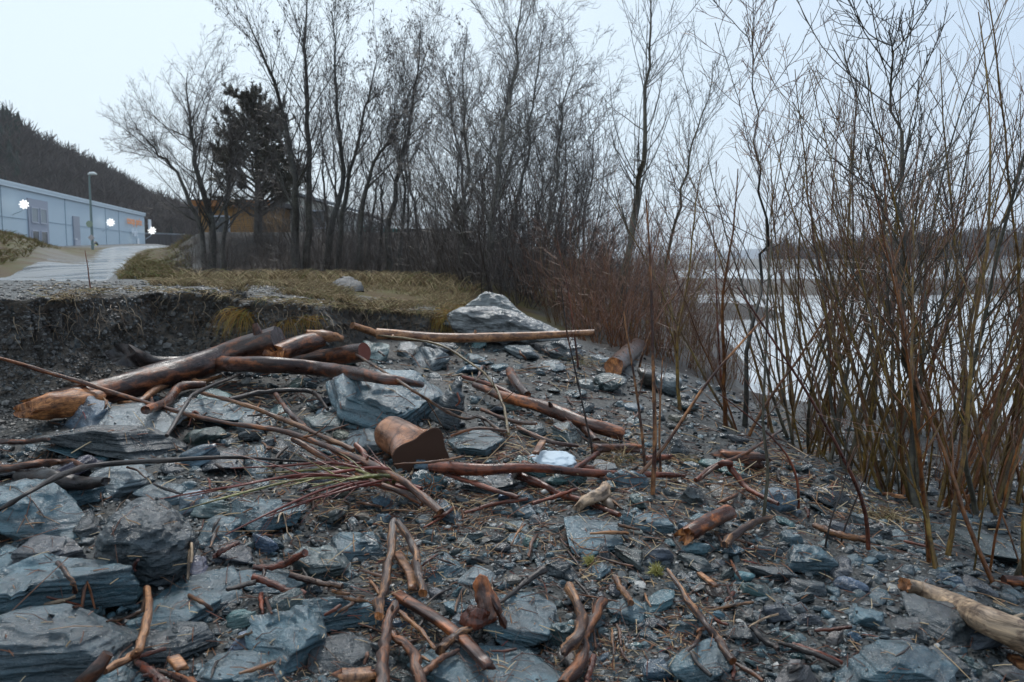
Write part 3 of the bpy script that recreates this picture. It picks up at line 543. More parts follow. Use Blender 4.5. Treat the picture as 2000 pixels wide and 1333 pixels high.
# ================================================================== trees
M_trunk = wood_mat('grey_lichen_bark', (.030, .027, .023), (.060, .058, .048), (.085, .09, .078), .45, (.5, .8), .3)
M_birch = wood_mat('pale_birch_bark', (.10, .10, .088), (.17, .165, .15), (.05, .047, .042), .5, (.5, .8), .25)
M_olive = wood_mat('olive_aspen_bark', (.050, .044, .028), (.09, .078, .05), (.05, .046, .036), .5, (.4, .7), .4)
M_tw_dark = twig_mat('dark_twigs', (.040, .032, .030), (.08, .062, .056))
M_tw_grey = twig_mat('grey_twigs', (.045, .038, .034), (.085, .072, .064))
M_tw_red = twig_mat('red_brown_twigs', (.10, .040, .024), (.18, .084, .05))
def tree(name, label, path, thick, Y, kind, rng, group='bare trees along the bank', mt=None, mtw=None):
    pts = np.array([W(a, b, Y+.35*math.sin(i*1.7+a)) for i, (a, b) in enumerate(path)])
    pts[0, 2] = min(pts[0, 2], Hs(pts[0, 0], pts[0, 1]))-.15
    base = pts[0].copy(); P0 = resample(pts-base, 16); P0[1:-1] += rng.normal(size=(14, 3))*.03
    L = np.linalg.norm(np.diff(P0, axis=0), axis=1).sum(); r0 = thick*.72/2/F*Y; t = np.linspace(0, 1, 16)
    R0 = r0*(1-.93*t**.85)+.003; R0[0] *= 1.3; R0[1] *= 1.1
    P0 = P0[None]; R0 = R0[None]
    pr = dict(alder=(22, .26, .99, .26, .52, .56, .5, 9, 6), broad=(26, .16, .99, .3, .6, .7, .3, 11, 7), birch=(34, .16, .99, .26, .56, .74, .35, 9, 6), aspen=(38, .2, .99, .16, .42, .78, .9, 6, 3), slim=(18, .2, .98, .2, .46, .68, .5, 8, 5))[kind]
    n, t0, t1, l0, l1, an, up, n2, n3 = pr; big_r = .28 if kind == 'aspen' else .34
    A, Ar = kids(rng, P0, R0, n, t0, t1, l0, l1, an, up, 9, .2, big_r, .0035, .45)
    B, Br = kids(rng, np.concatenate([A, ]), Ar, n2, .12, 1, .22, .55, .6, .35, 6, .28, .45, .0024, .4)
    T, Tr = kids(rng, P0[:, 8:], R0[:, 8:], n2*3, .1, 1, .12, .32, .5, .5, 6, .25, .35, .0024)
    B = np.concatenate([B, T]); Br = np.concatenate([Br, Tr])
    C, Cr = kids(rng, B, Br, n3, .08, 1, .22, .55, .65, .2, 4, .28, .6, .0021, .35)
    o = empty(name, base, label, 'tree', group)
    big = tubes(P0, R0, 10)[0:3]; lim = tubes(A, Ar, 6)
    v, q, a = joinvf([big, lim]); obj('trunk', mesh('trunk', v, q, True, {'tc': ('FLOAT_VECTOR', a)}), mt or M_trunk, o)
    parts = [tubes(B, Br, 4), tubes(C, Cr, 3)]
    if kind in ('alder', 'birch', 'broad'):
        D, Dr = kids(rng, C, Cr, 2, .2, 1, .3, .7, .6, .15, 3, .3, .8, .0018, .3); parts.append(tubes(D, Dr, 3))
        if kind == 'alder':   # catkins and cones hang on the tips
            k = rng.random(len(C)) < .22; e = C[k][:, -1:]; K = np.concatenate([e, e+rng.normal(size=e.shape)*.01+[0, 0, -.03], e+rng.normal(size=e.shape)*.01+[0, 0, -.06]], 1); parts.append(tubes(K, np.tile(np.array([.008, .014, .006]), (len(K), 1)), 4))
    v, q, a = joinvf(parts); obj('crown', mesh('crown', v, q, False, {'tc': ('FLOAT_VECTOR', a)}), mtw or M_tw_dark, o)
    return o
TREES = [
 ('broad', 27, [(414, 508), (412, 440), (385, 330), (372, 240), (365, 150)], 24, 'bare broad-crowned tree, the leftmost tall trunk beside the road'),
 ('broad', 27, [(406, 505), (385, 430), (350, 345), (310, 300), (272, 262)], 16, 'bare tree leaning far out left over the road verge'),
 ('broad', 28, [(432, 506), (440, 400), (452, 300), (446, 190)], 15, 'bare tree close right of the broad-crowned road tree'),
 ('alder', 25, [(578, 550), (578, 450), (574, 350), (556, 235), (520, 125), (480, 30)], 27, 'dark alder whose upper trunk bends left above the pine'),
 ('alder', 25.6, [(594, 550), (601, 450), (604, 340), (598, 200), (594, 80), (602, -40)], 24, 'straight tall alder twinned with the alder bending left'),
 ('alder', 26, [(634, 547), (650, 430), (672, 330), (660, 220), (654, 110), (648, 20)], 20, 'alder standing directly behind the grey gravel heap'),
 ('alder', 26.5, [(657, 547), (668, 430), (688, 320), (716, 210), (738, 110)], 18, 'alder leaning right just behind the gravel heap'),
 ('alder', 25.5, [(696, 550), (706, 430), (724, 330), (772, 250), (806, 170)], 17, 'alder right of the gravel heap, sweeping right at mid height'),
 ('alder', 26, [(752, 552), (763, 430), (780, 330), (800, 240), (814, 140), (822, 60)], 18, 'alder in front of the low turquoise skip'),
 ('alder', 27, [(778, 552), (786, 450), (790, 360), (770, 280), (776, 190)], 12, 'thin wavy alder between the low skip and the dark flat-roofed building'),
 ('alder', 24, [(838, 562), (872, 460), (906, 370), (888, 260), (868, 140)], 15, 'alder leaning right in front of the dark flat-roofed building'),
 ('birch', 19, [(945, 585), (958, 470), (974, 350), (985, 240), (1008, 120), (1020, -10)], 25, 'tall pale-barked birch right behind the grey boulders'),
 ('birch', 20, [(985, 588), (1000, 430), (1028, 330), (1040, 200), (1062, 50)], 15, 'slimmer pale birch twinned with the tall pale birch'),
 ('birch', 21, [(908, 565), (902, 450), (914, 330), (904, 200), (912, 50)], 15, 'upright dark birch just left of the tall pale birch'),
 ('birch', 20, [(1040, 600), (1066, 460), (1086, 350), (1096, 230), (1122, 120)], 14, 'birch leaning right, half way from the pale birch to the aspen'),
 ('birch', 20, [(1085, 610), (1102, 490), (1128, 390), (1118, 270)], 11, 'short thin birch at the right end of the birch group'),
 ('aspen', 15.5, [(1216, 640), (1228, 500), (1242, 390), (1256, 290), (1264, 170), (1269, 70), (1273, -60)], 23, 'tall olive-barked aspen standing alone against the sky'),
 ('aspen', 16, [(1278, 650), (1300, 510), (1328, 400), (1350, 310), (1368, 225), (1392, 120)], 11, 'thin aspen leaning right beside the tall olive aspen'),
 ('slim', 8.6, [(1455, 800), (1474, 650), (1487, 540), (1493, 450), (1481, 330), (1470, 200), (1455, 55)], 11, 'slim grey tree at the left edge of the willow thicket'),
 ('aspen', 6.3, [(1800, 960), (1784, 800), (1772, 640), (1764, 480), (1762, 330), (1745, 190), (1736, 60)], 19, 'stout grey-green alder sapling rising through the right willows'),
]
for i, (kd, Y, path, th, lb) in enumerate(TREES):
    rng = np.random.default_rng(100+i)
    nm = {'alder': 'alder_tree', 'broad': 'bare_tree', 'birch': 'birch_tree', 'aspen': 'aspen_tree', 'slim': 'slim_tree'}[kd]
    tree(nm, lb, path, th, Y, kd, rng, mt={'birch': M_birch, 'aspen': M_olive}.get(kd), mtw={'birch': M_tw_grey, 'aspen': M_tw_grey, 'slim': M_tw_red}.get(kd))
rng = np.random.default_rng(77)
def filler(n, x0, x1, ya, yb, label, group):
    for k in range(n):
        px = x0+(x1-x0)*(k+rng.uniform(.1, .9))/n; Y = rng.uniform(ya, yb); b = rng.uniform(535, 560); top = rng.uniform(120, 330); dx = rng.uniform(-50, 70)
        tree('slim_tree', label, [(px, b), (px+dx*.3, b-130), (px+dx*.6+rng.uniform(-15, 15), (b+top)/2-40), (px+dx, top)], rng.uniform(7, 12), Y, 'slim', rng, group)
filler(7, 610, 900, 27, 34, 'thin bare tree standing among the alders left of the birches', 'thin trees among the alders')
filler(7, 870, 1160, 20, 28, 'thin bare tree standing among and right of the birches', 'thin trees among the birches')
# pine behind the left trees
def pine():
    Y = 36; rng = np.random.default_rng(9); b = W(505, 480, Y); b[2] = Hs(b[0], b[1])-.2; hgt = W(505, 205, Y)[2]-b[2]
    o = empty('pine_tree', b, 'dark green bushy pine behind the bare trees, above the orange house', 'tree')
    P0 = resample([[0, 0, 0], [.05, 0, hgt*.5], [-.1, 0, hgt]], 10)[None]; R0 = np.linspace(.2, .03, 10)[None]
    A, Ar = kids(rng, P0, R0, 95, .14, .98, .34, .56, 1.15, .45, 6, .25, .4, .012, .55)
    v, q, a = joinvf([tubes(P0, R0, 8), tubes(A, Ar, 5)]); obj('trunk', mesh('trunk', v, q, True, {'tc': ('FLOAT_VECTOR', a)}), M_trunk, o)
    B, Br = kids(rng, A, Ar, 9, .3, 1, .2, .45, .7, .5, 4, .3, .6, .006, .2)
    C, Cr = kids(rng, B, Br, 38, .08, 1, .2, .46, .7, .25, 2, .25, .6, .006, .1); Cr[:] = .0105
    v, q, a = joinvf([tubes(B, Br, 3), tubes(C, Cr, 3)]); obj('crown', mesh('crown', v, q, False, {'tc': ('FLOAT_VECTOR', a)}), twig_mat('pine_needles', (.034, .042, .028), (.10, .078, .052)), o)
pine()
# ================================================================== shrubs
M_willow = wood_mat('willow_bark', (.11, .058, .012), (.19, .125, .026), (.11, .06, .022), .5, (.35, .6), .8)
M_willowg = wood_mat('grey_willow_bark', (.07, .062, .042), (.12, .115, .085), (.09, .065, .03), .5, (.4, .65), .8)
M_willowr = wood_mat('red_willow_bark', (.15, .055, .018), (.22, .09, .026), (.09, .042, .02), .5, (.3, .5), .8)
def willow(px, py, n, hpx, lean, label, rng, thick=(8, 14), spread=.17, grp='willow shrubs on the shore', twn=5, Y=None, mats=(M_willow,)*4+(M_willowr, M_willowr, M_willowg)):
    b = G(px, py) if Y is None else W(px, py, Y)
    b[2] = Hs(b[0], b[1]); Y = b[1]
    o = empty('willow_shrub', b, label, 'shrub', grp)
    n = max(5, int(round(n*1.0)))
    for k in range(n):
        L = hpx/F*Y*rng.uniform(.62, 1.1); az = rng.uniform(0, 6.283); sp = rng.uniform(.08, .62)
        d = nrm(np.array([math.cos(az)*sp+lean+rng.normal()*.12, math.sin(az)*sp*.7, 1.0])); p = np.array([rng.normal()*spread, rng.normal()*spread*.6, -.12]); p[2] += Hs(b[0]+p[0], b[1]+p[1])-b[2]
        pts = [p]; bend = rng.normal()*.22; K = 15
        for s in range(K-1):
            d = nrm(d+np.array([bend*.12-lean*.05, 0, .05])+rng.normal(size=3)*.06); pts.append(pts[-1]+d*L/(K-1))
        P0 = np.array(pts)[None]; r0 = rng.uniform(thick[0]*.45, thick[1]*.9)*.70/2/F*Y; R0 = (r0*(1-.86*np.linspace(0, 1, K)**.9)+.0012)[None]; R0[0, 0] *= 1.25
        A, Ar = kids(rng, P0, R0, twn+int(rng.integers(0, 4)), .22, .98, .16, .42, .5, .45, 7, .16, .55, .0016, .4)
        B, Br = kids(rng, A, Ar, 4, .15, .98, .22, .5, .6, .35, 4, .2, .65, .0013, .35)
        T, Tr = kids(rng, P0[:, 7:], R0[:, 7:], 6, 0, 1, .15, .4, .55, .4, 4, .2, .6, .0013)
        v, q, a = joinvf([tubes(P0, R0, 8), tubes(A, Ar, 5)])
        st = obj('stem', mesh('stem', v, q, True, {'tc': ('FLOAT_VECTOR', a)}), mats[int(rng.integers(len(mats)))], o)
        v, q, a = joinvf([tubes(B, Br, 3), tubes(T, Tr, 3)])
        obj('twig_sprays', mesh('twig_sprays', v, q, False, {'tc': ('FLOAT_VECTOR', a)}), M_tw_red, st)
    return o
WIL = [
 (1448, 845, 5, 560, -.02, 'leftmost willow clump, a few dark stems leaning over the gravel', (10, 17)),
 (1545, 850, 10, 620, -.12, 'willow clump second from the left, behind the dark brown log', (7, 12)),
 (1610, 890, 13, 700, -.16, 'broad willow clump with stems leaning left over the shore', (7, 13)),
 (1680, 925, 14, 780, -.18, 'dense olive willow clump above the pale tuft of dry grass', (8, 15)),
 (1745, 970, 14, 900, -.10, 'dense willow clump just behind the orange chip and dry grass', (8, 16)),
 (1815, 985, 14, 960, -.05, 'tall willow clump right of the dry grass, around the grey-green sapling', (8, 16)),
 (1880, 1120, 6, 1060, -.04, 'nearest willow, orange-brown stems rising beside the flat pale slab', (10, 18)),
 (1960, 1115, 6, 1080, .0, 'rightmost near willow with forked orange stems at the frame edge', (10, 18)),
 (1900, 1000, 13, 1000, .02, 'dense willow clump behind the flat pale slab', (9, 18)),
 (1985, 985, 13, 1010, .06, 'dense willow clump at the right frame edge behind the near willow', (9, 18)),
 (1560, 790, 9, 470, -.08, 'small willow clump at the water edge left of centre', (5, 9)),
 (1660, 815, 11, 560, -.06, 'willow clump at the water edge behind the dense olive clump', (6, 11)),
 (1760, 835, 12, 640, .0, 'willow clump at the water edge right of centre', (6, 12)),
 (1860, 860, 12, 720, .02, 'tall willow clump at the water edge toward the right', (7, 13)),
 (1960, 880, 12, 760, .04, 'last willow clump at the water edge by the right frame edge', (7, 13)),
]
for i, (px, py, n, hp, ln, lb, th) in enumerate(WIL): willow(px, py, n, hp, ln, lb, np.random.default_rng(300+i), th)
# red-brown thicket between birches and river, and undergrowth below the trees: copies of a few prototypes
def brush(name, rng, h, n, wide, mat, mtw):
    P, R = [], []
    for k in range(n):
        az = rng.uniform(0, 6.283); rr = wide*math.sqrt(rng.uniform()); d = nrm(np.array([math.cos(az)*.35+rng.normal()*.1, math.sin(az)*.3, 1.])); p = np.array([math.cos(az)*rr*.6, math.sin(az)*rr*.4, -.15]); L = h*rng.uniform(.5, 1.1); q = [p]
        for s in range(8): d = nrm(d+np.array([0, 0, .05])+rng.normal(size=3)*.07); q.append(q[-1]+d*L/8)
        P.append(q); R.append(rng.uniform(.006, .013)*(1-.8*np.linspace(0, 1, 9)))
    P = np.array(P); R = np.array(R)
    A, Ar = kids(rng, P, R, 6, .12, 1, .2, .5, .6, .35, 5, .22, .6, .0022, .35); B, Br = kids(rng, A, Ar, 4, .1, 1, .25, .55, .7, .2, 3, .25, .7, .002, .3)
    v, q, a = tubes(P, R, 5); m1 = mesh('stems', v, q, True, {'tc': ('FLOAT_VECTOR', a)}); m1.materials.append(mat)
    v, q, a = joinvf([tubes(A, Ar, 3), tubes(B, Br, 3)]); m2 = mesh('twig_sprays', v, q, False, {'tc': ('FLOAT_VECTOR', a)}); m2.materials.append(mtw)
    return m1, m2
def scatter_brush(protos, spots, nm, labels, grp, rng):
    for k, (x, y, sc) in enumerate(spots):
        m1, m2 = protos[k % len(protos)]; o = empty(nm, (x, y, Hs(x, y)), labels[k] if isinstance(labels, list) else labels, 'shrub', grp)
        o.rotation_euler = (0, 0, rng.uniform(-.6, .6)); s = sc*rng.uniform(.85, 1.15); o.scale = (s, s, s*rng.uniform(.85, 1.15))
        a = obj('stems', m1, None, o); b = obj('twig_sprays', m2, None, o)
rng = np.random.default_rng(41)
PR = [brush('red', np.random.default_rng(50+k), 2.2, 26, .8, M_willowr if k % 2 else M_willow, M_tw_red) for k in range(4)]
spots = []
for px, py, hpx in ((1150, 655, 190), (1185, 675, 230), (1220, 660, 250), (1250, 690, 230), (1290, 690, 230), (1335, 715, 190), (1400, 755, 180), (1440, 745, 170), (1360, 680, 180), (1180, 620, 260), (1130, 610, 250), (1240, 620, 240), (1310, 640, 210), (1070, 600, 210), (1110, 640, 160)):
    p = G(px, py); spots.append((p[0], p[1], hpx/F*p[1]/2.2))
scatter_brush(PR, spots, 'red_shrub', 'red-brown twiggy shrub in the thicket between the boulders and the river', 'red-brown shrubs in the thicket', rng)
M_under = twig_mat('dark_brown_stems', (.04, .030, .026), (.085, .064, .052))
rngb = np.random.default_rng(48); spots = []
for px, py, hpx in ((1500, 800, 110), (1610, 860, 130), (1710, 905, 150), (1830, 950, 180), (1970, 960, 200), (1650, 800, 120), (1750, 820, 150), (1850, 845, 160), (1950, 865, 180)):
    p = G(px, py); spots.append((p[0], p[1], hpx/F*p[1]/2.2))
scatter_brush(PR, spots, 'red_shrub', 'low red-brown brush growing between the willow stems', 'low brush between the willows', rngb)
PD = [brush('dark', np.random.default_rng(60+k), 2.4, 17, 1.1, M_under, M_tw_dark) for k in range(5)]
spots = []
for k in range(62):
    px = 370+k*11.3+rng.uniform(-10, 10); py = rng.uniform(545, 556)+max(0, px-880)*.12; Y = rng.uniform(22, 36) if px < 880 else rng.uniform(18, 27); x = (px-1000)/F*Y; spots.append((x, Y, rng.uniform(.35, 1.0)*(1 if px > 430 else .7)*(1.5 if px > 720 and k % 3 == 0 else 1)))
for k in range(7):
    px = 640+k*42+rng.uniform(-14, 14); Y = rng.uniform(27, 35); spots.append(((px-1000)/F*Y, Y, rng.uniform(1.2, 1.9)))
for k in range(30):
    px = 880+k*12.5+rng.uniform(-8, 8); Y = rng.uniform(15.5, 25); spots.append(((px-1000)/F*Y, Y, rng.uniform(.8, 1.7)*(1 if px < 1130 else .75)))
scatter_brush(PD, spots, 'dark_shrub', 'dark leafless undergrowth shrub below the bare trees', 'dark shrubs below the trees', rng)
spots = []
for k in range(18):
    x = 7+k*2.6+rng.uniform(-1, 1); spots.append((x, rng.uniform(56, 60), rng.uniform(.5, .9)))
scatter_brush(PD, spots, 'dark_shrub', 'low dark shrub on the gravel bar across the river', 'shrubs on the river bar', rng)
# ================================================================== saplings in the open gravel
def sapling(label, path, thick, mat, rng, nb=8, topL=None, name='sapling'):
    g = G(*path[0]); Y0 = g[1]; pts = [W(a, b, Y0+(dy if len(q) else 0)) for a, b, *q in path for dy in [q[0] if q else 0]]
    pts = np.array(pts); base = pts[0].copy(); base[2] = Hs(base[0], base[1]); P = resample(pts-base, 14); P[0, 2] -= .08
    r = thick/2/F*Y0; R = r*(1-.72*np.linspace(0, 1, 14))+.0008
    o = empty(name, base, label, 'sapling', 'saplings on the open gravel')
    v, q, a = tubes(P[None], R[None], 8); obj('stem', mesh('stem', v, q, True, {'tc': ('FLOAT_VECTOR', a)}), mat, o)
    if nb:
        A, Ar = kids(rng, P[None], R[None], nb, .35, 1, .14, .34, .5, .35, 5, .12, .55, .0012, .4); B, Br = kids(rng, A, Ar, 2, .3, 1, .25, .5, .5, .2, 4, .15, .7, .001)
        v, q, a = joinvf([tubes(A, Ar, 4), tubes(B, Br, 3)]); obj('twig_sprays', mesh('twig_sprays', v, q, False, {'tc': ('FLOAT_VECTOR', a)}), M_tw_red, o)
    return o
SAP = [
 ('upright sapling with an orange peeled foot, nearest the pale root knot', [(1274, 968), (1279, 860), (1276, 720), (1272, 580), (1268, 480), (1262, 390)], 9, M_mixed, 10),
 ('long thin sapling leaning far right across the thicket', [(1230, 948), (1298, 872), (1378, 752), (1450, 668), (1510, 600)], 8, M_mixed, 2),
 ('pale brown sapling standing straight right of the leaning one', [(1490, 1012), (1500, 920), (1490, 820), (1496, 690), (1500, 560), (1508, 470)], 7, M_willowg, 6),
 ('red-footed sapling curving left, standing before the dense olive willows', [(1698, 1075), (1686, 985), (1642, 885), (1575, 765), (1500, 650), (1440, 560)], 9, M_red, 6),
 ('thin sapling with a red foot bending left above the dark brown block', [(1560, 998), (1556, 935), (1530, 880), (1470, 820), (1405, 770)], 6, M_red, 3),
 ('thin dark sapling standing just left of the orange-footed sapling', [(1262, 935), (1252, 830), (1236, 720), (1222, 640), (1215, 560)], 6, M_mixed, 6),
 ('thin wand rising right of the forked log', [(1162, 905), (1140, 800), (1118, 700), (1106, 640), (1096, 560)], 4, M_black, 5),
 ('short thin wand right of the orange-footed sapling', [(1291, 932), (1288, 860), (1290, 780), (1294, 700)], 5, M_mixed, 4),
 ('thin wand bent low over the gravel at the left willow clump', [(1640, 1060), (1662, 1000), (1690, 930), (1700, 880)], 4, M_black, 6),
 ('dry wand behind the long block at the lower right', [(1610, 1075), (1625, 1010), (1650, 940), (1655, 860)], 4, M_black, 5),
 ('straight purple wand rising from the upper beach by the half-buried log', [(1130, 720), (1120, 640), (1108, 560), (1088, 470)], 4, M_red, 8),
 ('thin wand in front of the left river shrubs', [(1410, 760), (1402, 640), (1398, 520), (1392, 430)], 5, M_red, 8),
 ('grey wand leaning right behind the rounded green boulder', [(1245, 725), (1275, 640), (1330, 560), (1370, 480)], 5, M_mixed, 8),
 ('thin red sapling standing on the lip of the earth bank at left', [(178, 572), (174, 545), (171, 520), (166, 490)], 3, M_red, 2),
]
for i, (lb, path, th, mt, nb) in enumerate(SAP): sapling(lb, path, th, mt, np.random.default_rng(500+i), nb)
# ================================================================== stones
ICO = {}
for lv in (1, 2, 3, 4, 5, 6):
    bm = bmesh.new(); bmesh.ops.create_icosphere(bm, subdivisions=lv, radius=1); bm.verts.ensure_lookup_table()
    ICO[lv] = (nrm(np.array([v.co[:] for v in bm.verts])), np.array([[v.index for v in f.verts] for f in bm.faces])); bm.free()
def stone_mesh(dims, seed, kind, lv):
    rng = np.random.default_rng(seed); d, f = ICO[lv]
    pl, hh = [], []
    def add(n, h): pl.append(nrm(np.array(n, float))); hh.append(h)
    if kind == 'round':
        add((0, 0, 1), .9); add((0, 0, -1), .8)
        for k in range(16): add(rng.normal(size=3), rng.uniform(.84, 1)); 
        pw = 5
    else:
        tz = .16 if kind == 'slab' else .3
        add((rng.normal()*tz, rng.normal()*tz, 1), .8); add((rng.normal()*.1, rng.normal()*.1, -1), .8)
        n = int(rng.integers(4, 7)); a0 = rng.uniform(0, 6.28)
        for k in range(n):
            a = a0+(k+rng.uniform(-.28, .28))*6.283/n; add((math.cos(a), math.sin(a), rng.normal()*.28+.1), rng.uniform(.68, 1.0))
        if kind in ('block', 'wedge'):
            for k in range(4): v = rng.normal(size=3); v[2] = abs(v[2])*.9; add(v, rng.uniform(.82, 1.05))
        if kind == 'wedge': add((rng.choice([-1, 1])*.8, -.25, .75), .42)
        if kind == 'slab':
            for k in range(2): a = rng.uniform(0, 6.28); add((math.cos(a), math.sin(a), .9), rng.uniform(.8, .98))
        pw = 60
    pl = np.array(pl); hh = np.array(hh); val = np.maximum(d@pl.T, 0)/hh; r = (val**pw).sum(1)**(-1/pw); P = d*r[:, None]
    P = 2*(P-P.min(0))/(P.max(0)-P.min(0))-1
    dm = np.array(dims)/2; X = P*dm; s = max(dims); o = rng.uniform(0, 50, 3)
    if kind != 'round':
        ax = nrm(np.array([rng.normal()*.12, rng.normal()*.12, 1])); zz = X@ax; th = max(.012, dims[2]*.16)
        lay = vn(np.stack([zz/th, X[:, 0]*1.2/s, X[:, 1]*1.2/s], -1)+o, seed)+.5*vn(np.stack([zz/th*2.7, X[:, 0]*4/s, X[:, 1]*4/s], -1)+o, seed+1)
        hd = nrm(X*np.array([1, 1, 0])+1e-9); side = sst(.95, .5, np.abs(P[:, 2])); X = X+hd*(lay*.042*min(s, dims[2]*2.2)*side)[:, None]
        st = vn(np.stack([X[:, 0]*2.6/s, X[:, 1]*2.6/s, 0*zz], -1)+o, seed+2)+.35*vn(np.stack([X[:, 0]*9/s, X[:, 1]*9/s, 0*zz], -1)+o, seed+3)
        stp = sst(.0, .1, st)+sst(.42, .5, st); X[:, 2] -= stp*.11*dims[2]*sst(.2, .8, P[:, 2])
        X = X+nrm(X)*(fbm(X*np.array([2.5, 2.5, 5])/s+o, 3, seed)*.035*s*min(1, dims[2]/s*2.5))[:, None]
    else:
        X = X*(1+.07*fbm(P*1.3+o, 3, seed))[:, None]
        X = X+nrm(X)*(np.abs(fbm(X*np.array([6, 6, 9])/s+o, 4, seed+4))*-.05*s)[:, None]
    if lv >= 4: X = X+nrm(X)*(fbm(X*16/s+o, 3, seed+5)*.006*s)[:, None]
    return X, f
C_BLUE, C_DARK, C_PUR, C_PALE, C_GRN, C_BRN, C_WHITE = (.046, .100, .126), (.022, .035, .043), (.044, .050, .062), (.12, .152, .167), (.046, .073, .076), (.10, .086, .072), (.55, .53, .5)
STONES, SURF_V, SURF_F, soff = [], [], [], 0
def put_stone(label, cx, cy, w_, h_, kind, col, hf=.35, seed=0, tilt=(0, 0), yaw=0.0, lv=4, sink=.1, grp=None, name=None, maxd=1.5, lift=0, slope=None):
    """silhouette centre, width and height in photo pixels -> a stone standing on the ground there"""
    global soff
    g = G(cx, min(cy+h_*.22, 1420)); dist = np.linalg.norm(g-EY); Wd = w_/F*dist*1.04
    dep = math.asin((EYE-g[2])/dist); hh = h_/F*dist; Hh = max(.02, hh*hf/math.cos(dep)); D = (hh-Hh*math.cos(dep))/max(math.sin(dep), .08); D = min(max(D, .45*Wd), maxd*Wd)
    Hh = max(Hh, .16*min(Wd, D))*(1+sink)
    d = ray(cx, cy); t = np.linspace(dist*.55, dist*1.4, 400); p = EY+d*t[:, None]/np.linalg.norm(d); zc = Hh*(.5-sink*.9)+lift; b = p[:, 2] < H(p[:, 0], p[:, 1])+zc; k = int(np.argmax(b)) if b.any() else 200; c = p[k]
    X, f = stone_mesh((Wd, D, Hh), seed or int(cx*7+cy*13), kind, lv)
    if slope: tx = np.clip(X[:, 0]/Wd+.5, 0, 1); X[:, 2] = (X[:, 2]+Hh/2)*np.interp(tx, *slope)-Hh/2
    e = 1e-1; gx_ = (Hs(c[0]+e, c[1])-Hs(c[0]-e, c[1]))/(2*e); gy_ = (Hs(c[0], c[1]+e)-Hs(c[0], c[1]-e))/(2*e); gx_, gy_ = np.clip([gx_, gy_], -.5, .5)
    Rz = Matrix.Rotation(yaw-math.atan2(c[0], c[1])*.6, 3, 'Z'); Rt = Matrix.Rotation(math.radians(tilt[0])+math.atan(gy_)*.8, 3, 'X') @ Matrix.Rotation(math.radians(tilt[1])-math.atan(gx_)*.8, 3, 'Y')
    Rm = Rt @ Rz
    nm = name or ('rounded_boulder' if kind == 'round' and Wd > .35 else 'rounded_stone' if kind == 'round' else 'slate_slab' if kind == 'slab' and Wd > .22 else 'slate_stone')
    o = obj(nm, mesh(nm, X, f, True), M_stone); o.matrix_world = Matrix.Translation(Vector(c)) @ Rm.to_4x4(); o.color = (*col, 1)
    tag(o, label, 'stone', grp)
    SURF_V.append(X@np.array(Rm).T+c); SURF_F.append(f+soff); soff += len(X); STONES.append((cx, cy, w_, h_))
    return o
B5, D5 = 5, 5
